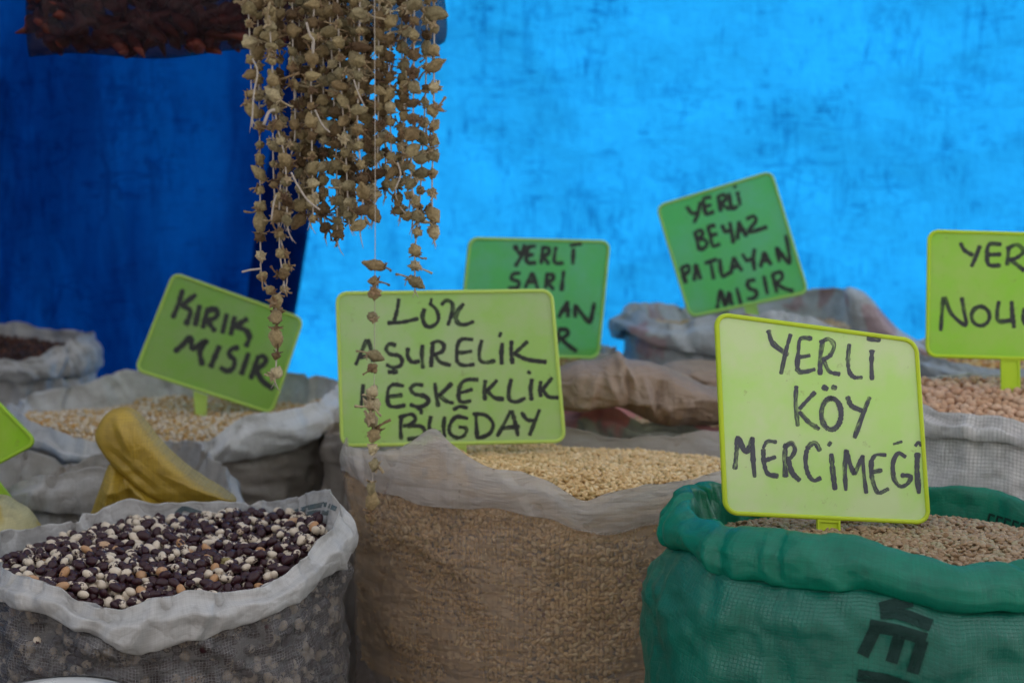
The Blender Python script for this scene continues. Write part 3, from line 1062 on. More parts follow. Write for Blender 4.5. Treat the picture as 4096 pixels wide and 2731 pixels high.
heap_fn(S_green, [(2900, 2100), (3150, 2075), (3400, 2078), (3720, 2086), (3850, 2096), (4096, 2140), (4300, 2165)], bump=0.006)

# cracked corn, middle left
c, rx, ry = ellipse_px(45, 1345, 1640, 2.95, 0.8)
S_corn = sack('sack', 'white sack of cracked corn behind the yellow folded sack, under the tilted sign', c, rx, ry,
              crestF=[(50, 1650), (130, 1710), (250, 1762), (400, 1798), (550, 1800), (700, 1770), (850, 1740), (950, 1672), (1050, 1642), (1180, 1640), (1280, 1592), (1340, 1535)],
              crestB=[(60, 1620), (180, 1562), (330, 1522), (480, 1480), (560, 1476), (700, 1505), (850, 1540), (1000, 1500), (1110, 1478), (1220, 1492), (1335, 1515)],
              cuffF=[(60, 1720), (200, 1790), (400, 1838), (700, 1850), (900, 1835), (1050, 1832), (1200, 1785), (1335, 1690)],
              rim_mat=WHITE, body_mat=BEIGEB, seed=7, cuff_out=0.012, body_s=1.0, bulge=1.01, wr=1.1)
heap_fn(S_corn, [(120, 1650), (300, 1672), (480, 1640), (560, 1602), (800, 1588), (1000, 1612), (1200, 1625), (1300, 1620)], bump=0.006)

# half empty sack with the yellow one in it
c, rx, ry = ellipse_px(-150, 905, 1900, 2.60, 0.7)
S_half = sack('sack', 'slack grey sack between the bean sack and the cracked corn sack', c, rx, ry,
              crestF=[(-150, 1920), (0, 1955), (60, 1932), (200, 1893), (330, 1872), (430, 1870), (600, 1905), (750, 1950), (900, 1985)],
              crestB=[(-100, 1850), (0, 1845), (90, 1795), (180, 1825), (300, 1848), (380, 1815), (520, 1775), (700, 1762), (840, 1775), (895, 1850)],
              cuffF=[(-150, 2040), (0, 2060), (130, 2042), (350, 2060), (600, 2075), (900, 2070)],
              rim_mat=GREYW, body_mat=GREYW, seed=9, cuff_out=0.012, body_s=0.97, bulge=1.0, wr=0.9)
heap_fn(S_half, [(-100, 1990), (100, 1980), (400, 1970), (700, 1970), (880, 1980)], bump=-0.01, front_drop=0.07)

# dark spice, far left
c, rx, ry = ellipse_px(-500, 352, 1400, 3.3, 0.7)
S_dark = sack('sack', 'grey sack of dark brown dried fruit at the left edge against the dark tarpaulin', c, rx, ry,
              crestF=[(-480, 1420), (-200, 1440), (0, 1441), (150, 1426), (240, 1382), (330, 1342)],
              crestB=[(-450, 1320), (-200, 1300), (0, 1296), (90, 1290), (150, 1310), (230, 1326), (300, 1325), (345, 1330)],
              cuffF=[(-480, 1520), (-200, 1535), (0, 1535), (180, 1510), (345, 1495)],
              rim_mat=GREYW, body_mat=GREYW, seed=11, cuff_out=0.01, body_s=1.02, bulge=1.02, wr=1.0)
heap_fn(S_dark, [(-400, 1370), (-100, 1350), (0, 1348), (100, 1352), (200, 1372), (300, 1390)], bump=0.0)

# white popcorn, back right
c, rx, ry = ellipse_px(2525, 3560, 1280, 3.2, 0.85)
S_pop = sack('sack', 'bluish white sack with red print holding white popping corn, furthest back', c, rx, ry,
             crestF=[(2530, 1235), (2570, 1275), (2650, 1290), (2780, 1278), (2900, 1262), (3040, 1240), (3120, 1240), (3250, 1275), (3400, 1330), (3550, 1360)],
             crestB=[(2535, 1218), (2600, 1210), (2740, 1232), (2900, 1232), (3100, 1180), (3250, 1158), (3400, 1150), (3480, 1200), (3555, 1300)],
             cuffF=[(2530, 1325), (2620, 1380), (2750, 1400), (2900, 1430), (3100, 1430), (3300, 1430), (3550, 1440)],
             rim_mat=PRINT, body_mat=PRINT, seed=13, cuff_out=0.014, body_s=1.0, bulge=1.02)
heap_fn(S_pop, [(2600, 1290), (2800, 1282), (3000, 1262), (3200, 1275), (3400, 1300)], bump=-0.004, front_drop=0.02)

# yellow popcorn, hidden by the wheat sign
c, rx, ry = ellipse_px(1780, 2425, 1440, 3.15, 0.85)
S_yel = sack('sack', 'grey sack behind the wheat sign, its corner showing against the bright tarpaulin', c, rx, ry,
             crestF=[(1790, 1440), (2000, 1470), (2200, 1480), (2330, 1440), (2420, 1385)],
             crestB=[(1790, 1400), (2000, 1395), (2200, 1400), (2330, 1395), (2415, 1376)],
             cuffF=[(1790, 1540), (2000, 1560), (2200, 1570), (2420, 1540)],
             rim_mat=WHITE, body_mat=GREYW, seed=15, cuff_out=0.01)
heap_fn(S_yel, [(1800, 1430), (2100, 1425), (2400, 1430)], bump=0.0)

# corn kernels, back right edge
c, rx, ry = ellipse_px(3630, 4520, 1420, 3.1, 0.85)
S_kern = sack('sack', 'grey blue sack of mixed corn kernels behind the chickpea sign', c, rx, ry,
              crestF=[(3640, 1395), (3750, 1432), (3860, 1470), (3980, 1492), (4100, 1495), (4300, 1480), (4500, 1440)],
              crestB=[(3640, 1370), (3720, 1345), (3850, 1335), (4100, 1325), (4400, 1350)],
              cuffF=[(3640, 1500), (3800, 1530), (4000, 1560), (4300, 1560), (4500, 1540)],
              rim_mat=PRINT, body_mat=GREYW, seed=17, cuff_out=0.012)
heap_fn(S_kern, [(3700, 1420), (3850, 1405), (4100, 1395), (4400, 1400)], bump=0.004)

# chickpeas, right
c, rx, ry = ellipse_px(3480, 4640, 1600, 2.58, 0.85)
S_chick = sack('sack', 'white coarse woven sack of chickpeas at the right behind the green sack', c, rx, ry,
               crestF=[(3490, 1580), (3600, 1600), (3700, 1625), (3810, 1665), (3880, 1652), (3980, 1680), (4096, 1722), (4300, 1740), (4600, 1680)],
               crestB=[(3490, 1550), (3690, 1518), (3800, 1502), (3930, 1488), (4000, 1502), (4096, 1510), (4300, 1515), (4600, 1560)],
               cuffF=[(3490, 1720), (3690, 1745), (3900, 1760), (4096, 1775), (4400, 1790), (4620, 1760)],
               rim_mat=WHITE2, body_mat=WHITE2, seed=19, cuff_out=0.010, body_s=1.03, bulge=1.03, wr=0.7, body_wr=0.7)
heap_fn(S_chick, [(3560, 1545), (3690, 1535), (3900, 1535), (4096, 1545), (4300, 1552), (4550, 1580)], bump=0.014, s=0.935)

# sack behind the wheat at the left, and the pink printed one under the brown sack
c, rx, ry = ellipse_px(1298, 2100, 1750, 2.86, 0.8)
S_hid = sack('sack', 'brownish sack mostly hidden behind the wheat sack and its sign', c, rx, ry,
             crestF=[(1300, 1745), (1400, 1730), (1700, 1730), (2000, 1730), (2100, 1730)],
             crestB=[(1300, 1720), (1400, 1665), (1700, 1650), (2000, 1660), (2100, 1700)],
             cuffF=[(1300, 1850), (1700, 1860), (2100, 1850)],
             rim_mat=BEIGEB, body_mat=BEIGEB, seed=21, cuff_out=0.004, wr=0.7)
heap_fn(S_hid, [(1350, 1745), (1700, 1740), (2050, 1745)], bump=0.0)
c, rx, ry = ellipse_px(2130, 3050, 1700, 2.86, 0.7)
S_pink = sack('sack', 'grey green sack with a pink printed patch, squeezed under the brown paper sack', c, rx, ry,
              crestF=[(2140, 1640), (2240, 1632), (2330, 1625), (2420, 1622), (2500, 1650), (2580, 1690), (2640, 1680), (2700, 1690), (2900, 1700), (3040, 1700)],
              crestB=[(2140, 1625), (2300, 1615), (2600, 1640), (2900, 1660), (3040, 1680)],
              cuffF=[(2140, 1750), (2400, 1770), (2700, 1780), (3040, 1780)],
              rim_mat=PINK, body_mat=PINK, seed=23, cuff_out=0.012)
heap_fn(S_pink, [(2200, 1660), (2600, 1680), (3000, 1690)], bump=0.0, front_drop=0.03)


# ------------------------------------------------------------------ folded sacks lying on the others
def pillow(outline, Y, thick, Yfn=None, n=180, rings=40, amp=0.004, seed=1, center=None, power=0.5, creases=()):
    P = catmull(np.array(outline, float), 12, True)
    L = np.linalg.norm(np.roll(P, -1, 0) - P, axis=1); s = np.concatenate([[0], np.cumsum(L)])
    tt = np.linspace(0, s[-1], n, endpoint=False)
    Pc = np.vstack([P, P[0]])
    B = np.stack([np.interp(tt, s, Pc[:, 0]), np.interp(tt, s, Pc[:, 1])], 1)
    C0 = B.mean(0) if center is None else np.array(center, float)
    V, UVs = [], []
    rows = []
    for side in (1, -1):
        for k in range(rings + 1):
            rho = math.sin(PI / 2 * k / rings) if side == 1 else math.sin(PI / 2 * (rings - k) / rings)
            if side == -1 and k == 0: continue
            q = C0 + (B - C0) * rho
            W = np.array([at(x, y, Y if Yfn is None else Yfn(x, y)) for x, y in q])
            h = thick * (max(0, 1 - rho ** 2)) ** power
            x_, z_ = W[:, 0], W[:, 2]
            d = side * (h + (ridge(x_ * 16 + seed, z_ * 16, side, 3) * amp + fbm(x_ * 40 + seed, z_ * 40, side, 3) * amp * 0.4) * min(1, h / thick * 1.5))
            for (x1, y1, x2, y2, hh, ww) in creases:
                v1 = np.array([x2 - x1, y2 - y1], float); LL = np.linalg.norm(v1); v1 /= LL
                rel = q - np.array([x1, y1])
                al_ = rel @ v1; pr_ = np.abs(rel @ np.array([-v1[1], v1[0]]))
                env = np.clip(1.3 - np.abs(al_ / LL - 0.5) * 2, 0, 1)
                d = d + side * hh * np.clip(1 - pr_ / ww, 0, 1) * env * min(1, h / thick * 1.4)
            W[:, 1] -= d
            rows.append(W)
    K = len(rows)
    V = np.concatenate(rows)
    idx = np.arange(K * n).reshape(K, n)
    idx2 = np.concatenate([idx, idx[:, :1]], 1)
    F = np.stack([idx2[:-1, :-1], idx2[:-1, 1:], idx2[1:, 1:], idx2[1:, :-1]], -1).reshape(-1, 4)
    uv = V[:, [0, 2]]
    return V, F, uv


def pillow_obj(name, mat, *a, **k):
    V, F, uv = pillow(*a, **k)
    return mesh_from(name, V, F, mat, uv)


br = link('folded_sack', pillow_obj('folded_sack', BROWN, [(2200, 1490), (2300, 1450), (2380, 1445), (2440, 1425), (2475, 1408), (2510, 1440), (2600, 1452), (2740, 1503), (2850, 1555), (2990, 1580), (3040, 1640), (2960, 1690), (2760, 1695), (2640, 1690), (2560, 1660), (2490, 1628), (2410, 1610), (2330, 1622), (2240, 1628), (2150, 1610), (2130, 1540)], 2.74, 0.06, amp=0.010, seed=4, power=0.4, creases=((2500, 1440, 2512, 1625, -0.02, 26), (2400, 1440, 2340, 1610, 0.012, 34), (2560, 1470, 2620, 1670, 0.014, 30), (2640, 1490, 2600, 1660, -0.010, 20), (2760, 1520, 2700, 1690, 0.014, 40), (2420, 1450, 2470, 1600, 0.010, 22))))
tag(br, 'crumpled brown paper sack lying folded between the wheat sign and the lentil sign', 'sack')
b2 = link('folded_sack', pillow_obj('folded_sack2', BROWN, [(2640, 1490), (2680, 1455), (2800, 1448), (2950, 1460), (3100, 1500), (3100, 1600), (2900, 1600), (2740, 1540)], 2.95, 0.06, amp=0.010, seed=9, power=0.4))
tag(b2, 'smaller brown sack fold under the popping corn sack', 'sack')

yr = empty('yellow_sack', tuple(at(600, 2000, 2.42)), 'yellow woven sack twisted and folded over behind the bean sack', 'sack')
yf = link('folded_top', pillow_obj('folded_top', YELLOW, [(385, 1745), (395, 1700), (430, 1650), (480, 1632), (530, 1642), (580, 1690), (640, 1770), (720, 1850), (830, 1930), (905, 1975), (940, 2010), (800, 2060), (640, 2000), (520, 1910), (450, 1850), (405, 1790)],
                                        2.44, 0.030, amp=0.0022, seed=2, center=(560, 1830), power=0.3, creases=((545, 1690, 900, 1990, 0.012, 80), (450, 1780, 640, 1950, -0.006, 26), (480, 1640, 540, 1790, 0.007, 30))), yr)
yb = link('gathered_skirt', pillow_obj('gathered_skirt', YELLOW, [(445, 1850), (480, 1870), (560, 1930), (700, 2010), (760, 2080), (560, 2120), (360, 2100), (372, 2030), (405, 1940), (425, 1880)],
                                            2.44, 0.026, amp=0.0075, seed=7, center=(500, 2000), creases=((470, 1870, 430, 2070, 0.014, 36), (500, 1900, 560, 2070, -0.012, 30), (520, 1890, 660, 2050, 0.010, 28))), yr)
py_ = link('yellow_sack', pillow_obj('pale_yellow', PALEYEL, [(-220, 2040), (-60, 1990), (10, 1985), (60, 2012), (110, 2045), (150, 2095), (175, 2150), (120, 2240), (-50, 2280), (-230, 2240)], 2.36, 0.06, amp=0.003, seed=3))
tag(py_, 'pale yellow printed sack corner at the left edge behind the bean sack', 'sack')
# loose flap of the popping corn sack
fl = link('loose_flap', pillow_obj('loose_flap', PRINT, [(3380, 1160), (3440, 1160), (3490, 1200), (3530, 1250), (3600, 1320), (3680, 1370), (3720, 1430), (3560, 1450), (3440, 1400), (3400, 1300)], 3.16, 0.03, amp=0.004, seed=5), S_pop['root'])
# loose flap standing up at the right of the cracked corn

# ------------------------------------------------------------------ grain
G_WHEAT = mat_grain('wheat_grain', [(0.0, (0.42, 0.30, 0.12)), (0.25, (0.60, 0.39, 0.17)), (0.7, (0.74, 0.51, 0.25)), (1.0, (0.80, 0.62, 0.36))], 0.4)
G_LENT = mat_grain('green_lentil_skin', [(0.0, (0.20, 0.115, 0.055)), (0.3, (0.28, 0.18, 0.10)), (0.7, (0.33, 0.23, 0.14)), (1.0, (0.29, 0.25, 0.15))])
G_CHICK = mat_grain('chickpea_skin', [(0.0, (0.30, 0.13, 0.06)), (0.12, (0.46, 0.26, 0.15)), (0.6, (0.55, 0.34, 0.22)), (1.0, (0.62, 0.42, 0.29))], 0.6)
G_CORN = mat_grain('cracked_corn', [(0.0, (0.48, 0.24, 0.05)), (0.3, (0.55, 0.36, 0.14)), (0.6, (0.62, 0.50, 0.34)), (1.0, (0.70, 0.64, 0.55))])
G_POP = mat_grain('popping_corn', [(0.0, (0.5, 0.30, 0.12)), (0.5, (0.60, 0.45, 0.28)), (1.0, (0.66, 0.55, 0.40))])
G_KERN = mat_grain('corn_kernel', [(0.0, (0.42, 0.16, 0.03)), (0.4, (0.58, 0.34, 0.08)), (0.75, (0.62, 0.50, 0.25)), (1.0, (0.25, 0.09, 0.04))], 0.4)
G_DARK = mat_grain('dark_dried_fruit', [(0.0, (0.02, 0.012, 0.01)), (0.6, (0.05, 0.02, 0.012)), (1.0, (0.14, 0.05, 0.02))], 0.5)
G_BEAN = mat_bean()

# wheat: top and what shows through the plastic
P = heap_points(S_wheat, 0.0052, 2)
Pt = np.concatenate(P)
Pb, Nb = body_points(S_wheat, 0.0054, 0.004, 0.58)
Pb2, Nb2 = body_points(S_wheat, 0.0054, 0.009, 0.55)
tw = RS.uniform(PI * 0.95, PI * 2.05, 5200)
hw = RS.rand(5200)
zt_ = np.interp(tw % (2 * PI), S_wheat['T'], S_wheat['zc']) - 0.022
zb_ = np.interp(tw % (2 * PI), S_wheat['T'], S_wheat['zcuff']) - 0.012
Pw = np.stack([S_wheat['c'][0] + 0.968 * S_wheat['rx'] * np.cos(tw), S_wheat['c'][1] + 0.968 * S_wheat['ry'] * np.sin(tw), zb_ + (zt_ - zb_) * hw], 1)
Nw = np.stack([np.cos(tw), np.sin(tw), 0 * tw], 1)
pos = np.concatenate([Pt, Pb, Pb2, Pw])
rot = np.concatenate([rand_rot(len(Pt), 0.45), align_rot(Nb), align_rot(Nb2), align_rot(Nw)])
rn = RS.rand(len(pos))
px_, py__ = proj(pos)
stuff_obj('wheat_grains', 'pale husked wheat heaped in the clear plastic sack', pos, rot, RS.uniform(0.85, 1.15, len(pos)), WHEAT, G_WHEAT, heap_base(S_wheat, 0.009))
# lentils
P = heap_points(S_green, 0.0060, 2, 0.45)
pos = np.concatenate(P)
stuff_obj('lentils', 'brownish green lentils heaped in the green sack', pos, rand_rot(len(pos), 0.4), RS.uniform(0.95, 1.3, len(pos)), LENTIL, G_LENT, heap_base(S_green, 0.008))
# cracked corn
P = heap_points(S_corn, 0.0062, 2)
pos = np.concatenate(P)
stuff_obj('cracked_corn', 'cracked white and yellow corn in the middle left sack', pos, rand_rot(len(pos)), RS.uniform(0.6, 1.5, len(pos)), BITS, G_CORN, heap_base(S_corn, 0.007))
P = heap_points(S_half, 0.010, 1)
stuff_obj('spilled_corn', 'a little spilled corn lying inside the slack grey sack', P[0], rand_rot(len(P[0])), RS.uniform(0.6, 1.5, len(P[0])), BITS, G_CORN, heap_base(S_half, 0.004))
P = heap_points(S_pop, 0.0075, 2)
pos = np.concatenate(P)
stuff_obj('popping_corn', 'white popping corn in the sack furthest back', pos, rand_rot(len(pos)), RS.uniform(0.9, 1.4, len(pos)), BITS, G_POP, heap_base(S_pop, 0.008))
P = heap_points(S_yel, 0.009, 1)
stuff_obj('yellow_corn', 'yellow popping corn in the sack behind the wheat sign', P[0], rand_rot(len(P[0])), RS.uniform(1.0, 1.6, len(P[0])), BITS, G_KERN, heap_base(S_yel, 0.006))
P = heap_points(S_hid, 0.009, 1)
stuff_obj('bulgur', 'grain in the sack hidden behind the wheat sign', P[0], rand_rot(len(P[0])), RS.uniform(1.0, 1.4, len(P[0])), BITS, G_WHEAT, heap_base(S_hid, 0.006))
P = heap_points(S_pink, 0.009, 1)
stuff_obj('rice', 'grain in the pink printed sack under the brown one', P[0], rand_rot(len(P[0])), RS.uniform(1.0, 1.4, len(P[0])), BITS, G_POP, heap_base(S_pink, 0.006))
P = heap_points(S_kern, 0.0085, 2)
pos = np.concatenate(P)
stuff_obj('corn_kernels', 'orange and cream corn kernels behind the chickpea sign', pos, rand_rot(len(pos)), RS.uniform(1.3, 1.9, len(pos)), BITS, G_KERN, heap_base(S_kern, 0.008))
P = heap_points(S_dark, 0.0085, 2)
pos = np.concatenate(P)
stuff_obj('dried_fruit', 'dark brown dried fruit in the left edge sack', pos, rand_rot(len(pos)), RS.uniform(1.2, 2.0, len(pos)), BITS, G_DARK, heap_base(S_dark, 0.008))


def individuals(S, spacing, shapes, mat, name, label, cat, group, stuffname, stufflabel, smin, smax, nmesh=28, limit=300, extra=None, flat=None):
    """single pieces for the ones that show largest, the rest as one object"""
    P = heap_points(S, spacing, 2, 0.55, 0.3)
    top = P[0]
    px, py = proj(top)
    vis = (px > 5) & (px < 4090) & (py > 5) & (py < 2726)
    # nearest first
    order = np.argsort(top[:, 1])
    order = [i for i in order if vis[i]][:limit]
    sel = set(order)
    meshes = []
    for k in range(nmesh):
        bv, bf = shapes[k % len(shapes)]
        meshes.append(mesh_from(name, bv, bf, mat, attrs={'loc': bv / np.abs(bv).max(), 'rnd': np.full(len(bv), (k + 0.5) / nmesh)}))
    R = rand_rot(len(order), flat)
    for q, i in enumerate(order):
        o = link(name, meshes[RS.randint(nmesh)])
        M = Matrix(R[q].tolist()).to_4x4()
        s = RS.uniform(smin, smax)
        o.matrix_world = Matrix.Translation(Vector(top[i].tolist())) @ M @ Matrix.Scale(s, 4)
        tag(o, label, cat, group)
    rest = np.array([top[i] for i in range(len(top)) if i not in sel])
    rest = np.concatenate([rest, P[1]]) if len(rest) else P[1]
    rr = rand_rot(len(rest), flat)
    if extra is not None:
        rest = np.concatenate([rest, extra[0]]); rr = np.concatenate([rr, extra[1]])
    stuff_obj(stuffname, stufflabel, rest, rr, RS.uniform(smin, smax, len(rest)), shapes, mat, heap_base(S, spacing))


Pb, Nb = body_points(S_bean, 0.0114, 0.0095, 0.5)
individuals(S_bean, 0.0130, BEAN, G_BEAN, 'bean', 'speckled maroon and cream bean on the heap in the front left sack', 'bean', 'speckled beans lying on top of the front left sack',
            'beans', 'speckled maroon and cream beans filling the front left sack', 0.72, 0.96, extra=(Pb, align_rot(Nb)), flat=0.5)
individuals(S_chick, 0.0118, CHICK, G_CHICK, 'chickpea', 'pale wrinkled chickpea on the heap in the right hand sack', 'chickpea', 'chickpeas lying on top of the sack at the right',
            'chickpeas', 'chickpeas filling the white coarse sack at the right', 0.82, 1.12)

# dried flower head lying on the beans
HUSK = mat_simple('dry_husk', (0.36, 0.30, 0.14), 0.8, 0.2, 0.5, 300)
hp = []
for k in range(9):
    v, f = uvs(6, 5, lambda v: v * np.array([0.005, 0.004, 0.0035]) * (1 + 0.5 * vnoise(v[:, 0] * 3 + k, v[:, 1] * 3, v[:, 2] * 3))[:, None])
    off = at(890 + random.uniform(-50, 50), 2272 + random.uniform(-22, 22), 2.14)
    hp.append((v + off, f.tolist()))
v, f = join(hp)
v[:, 2] += 0.004
tag(link('dry_husk', mesh_from('dry_husk', v, f, HUSK)), 'crumbled yellowish dry husk lying on the beans', 'husk')

# ------------------------------------------------------------------ signs
LIME = (0.50, 0.78, 0.16)


def plane_hit(px, py, O, N):
    d = ray(px, py)
    o = np.array([0, 0, CZ])
    t = np.dot(O - o, N) / np.dot(d, N)
    return o + d * t


def sign(label, corners, Ys, color, strokes, tf, sw, stem, mark_mat, rad=34, tr=0.4, clear=0.14, seed=0.0, rim_col=None, widths=None, stem_extra=0.06, split=-1):
    """corners TL, TR, BR, BL in photo pixels; Ys depths at TL, TR, BL; strokes in zoom units through tf"""
    TL, TR, BR, BL = [np.array(q, float) for q in corners]
    A, B, D = at(*TL, Ys[0]), at(*TR, Ys[1]), at(*BL, Ys[2])
    N = np.cross(B - A, D - A); N /= np.linalg.norm(N)
    if N[1] > 0: N = -N
    # rounded outline in pixels, then onto the plane
    Q = [TL, TR, BR, BL]
    out = []
    for i in range(4):
        p0, p1, p2 = Q[i - 1], Q[i], Q[(i + 1) % 4]
        a = (p0 - p1) / np.linalg.norm(p0 - p1); b = (p2 - p1) / np.linalg.norm(p2 - p1)
        s, e = p1 + a * rad, p1 + b * rad
        for t in np.linspace(0, 1, 7):
            out.append((1 - t) ** 2 * s + 2 * t * (1 - t) * (p1 * 0.75 + (s + e) / 2 * 0.25) + t * t * e)
    O3 = np.array([plane_hit(x, y, A, N) for x, y in out])
    n = len(O3)
    cen = O3.mean(0)
    root = empty('price_sign', tuple(cen), label, 'sign', 'handwritten signs standing in the sacks')
    th = 0.0018
    V = np.concatenate([O3 + N * th / 2, O3 - N * th / 2])
    F = [list(range(n)), [n + i for i in range(n)][::-1]] + [[i, n + i, n + (i + 1) % n, (i + 1) % n] for i in range(n)]
    pm = mat_sign('sign_plastic', color, tr, clear, seed=seed)
    me = mesh_from('panel', V, F, pm, smooth=False)
    link('panel', me, root)
    # raised rim
    inn = cen + (O3 - cen) * (1 - 0.0016 / np.linalg.norm(O3 - cen, axis=1))[:, None]
    ring = np.vstack([O3, O3[:2]])
    rm = mat_sign('sign_rim_plastic', rim_col or (color[0] * 1.05, color[1] * 0.95, 0.03), 0.25, 0.0, worn=0.15, seed=seed + 1)
    T2 = np.roll(O3, -1, 0) - np.roll(O3, 1, 0); T2 /= np.linalg.norm(T2, axis=1)[:, None]
    side = np.cross(T2, N)
    prof = [(-0.0026, -0.001), (-0.0022, 0.0024), (-0.0012, 0.0032), (0.0012, 0.0032), (0.0022, 0.0022), (0.0024, -0.0018), (0.0, -0.0026)]
    V = np.concatenate([O3 + side * a + N * b for a, b in prof])
    m = len(prof)
    F = [[j * n + i, ((j + 1) % m) * n + i, ((j + 1) % m) * n + (i + 1) % n, j * n + (i + 1) % n] for j in range(m) for i in range(n)]
    link('rim', mesh_from('rim', V, F, rm), root)
    # stem
    if stem:
        s3 = [plane_hit(x, y, A, N) for x, y in stem]       # top-left, top-right, bottom-right, bottom-left
        dn = (s3[3] - s3[0]) / np.linalg.norm(s3[3] - s3[0])
        s3[2] = s3[2] + dn * stem_extra; s3[3] = s3[3] + dn * stem_extra
        sd = (s3[1] - s3[0]); sd /= np.linalg.norm(sd)
        def box(a, b, c_, d_, t0, t1):
            vv = [a + N * t1, b + N * t1, c_ + N * t1, d_ + N * t1, a + N * t0, b + N * t0, c_ + N * t0, d_ + N * t0]
            return vv, [[0, 1, 2, 3], [7, 6, 5, 4], [0, 4, 5, 1], [1, 5, 6, 2], [2, 6, 7, 3], [3, 7, 4, 0]]
        wd = 0.0024
        parts = [box(s3[0] + sd * wd, s3[1] - sd * wd, s3[2] - sd * wd, s3[3] + sd * wd, -0.0012, 0.0004),
                 box(s3[0] , s3[0] + sd * wd, s3[3] + sd * wd, s3[3] , -0.002, 0.0026),
                 box(s3[1] - sd * wd, s3[1], s3[2], s3[2] - sd * wd, -0.002, 0.0026),
                 box(s3[0] + sd * wd, s3[1] - sd * wd, s3[1] - sd * wd + dn * wd * 1.6, s3[0] + sd * wd + dn * wd * 1.6, 0.0006, 0.0024)]
        v, f = join([(np.array(a), b) for a, b in parts])
        link('stem', mesh_from('stem', v, f, rm, smooth=False), root)
    # handwriting
    V, F, UV = [], [], []
    k0 = random.random() * 50
    for si, st_ in enumerate(strokes):
        if si == split:
            link('lettering', mesh_from('lettering', np.array(V), F, mark_mat, np.array(UV), smooth=False), root)
            V, F, UV = [], [], []
        wmul = 1.0
        if isinstance(st_[0], (int, float)):
            wmul, st_ = st_[0], st_[1:]
        P = catmull(np.array([tf(*q) for q in st_], float), 6) if len(st_) > 1 else np.array([tf(*st_[0]), np.array(tf(*st_[0])) + (sw * 0.35, sw * 0.3)], float)
        Tn = np.gradient(P, axis=0); Tn /= np.linalg.norm(Tn, axis=1)[:, None] + 1e-9
        Nn = np.stack([-Tn[:, 1], Tn[:, 0]], 1)
        L = np.concatenate([[0], np.cumsum(np.linalg.norm(np.diff(P, axis=0), axis=1))])
        wv = sw * wmul * 0.5 * (1 + 0.16 * vnoise(L / 30 + si * 7, k0))
        # blunt rounded marker ends
        e0 = P[0] - Tn[0] * wv[0] * 0.45; e1 = P[-1] + Tn[-1] * wv[-1] * 0.45
        P = np.vstack([e0, P, e1]); Nn = np.vstack([Nn[0], Nn, Nn[-1]]); L = np.concatenate([[L[0] - 4], L, [L[-1] + 4]])
        wv = np.concatenate([[wv[0] * 0.55], wv, [wv[-1] * 0.55]])
        base = len(V)
        lift = th / 2 + 0.00022 + 0.00004 * (si % 7)
        for i in range(len(P)):
            jag = 1 + 0.10 * RS.normal()
            for s_ in (-1, 0, 1):
                q = P[i] + Nn[i] * wv[i] * s_ * jag
                w3 = plane_hit(q[0], q[1], A + N * lift, N)
                V.append(w3); UV.append([L[i] / 40 + si * 3.1, s_ * 0.5 + si])
        for i in range(len(P) - 1):
            for s_ in (0, 1):
                a = base + i * 3 + s_
                F.append([a, a + 1, a + 4, a + 3])
    if V:
        link('lettering', mesh_from('lettering', np.array(V), F, mark_mat, np.array(UV), smooth=False), root)
    return root, A, N


INK = mat_ink('black_marker_ink', (0.012, 0.014, 0.016), 0.55)
INKG = mat_ink('grey_marker_ink', (0.040, 0.042, 0.058), 0.85)
INKD = mat_ink('dense_marker_ink', (0.003, 0.005, 0.005), 0.05)


def ell(cx, cy, rx, ry, n=14, start=-90, sweep=370):
    return [(cx + rx * math.cos(math.radians(start + sweep * i / n)), cy + ry * math.sin(math.radians(start + sweep * i / n))) for i in range(n + 1)]


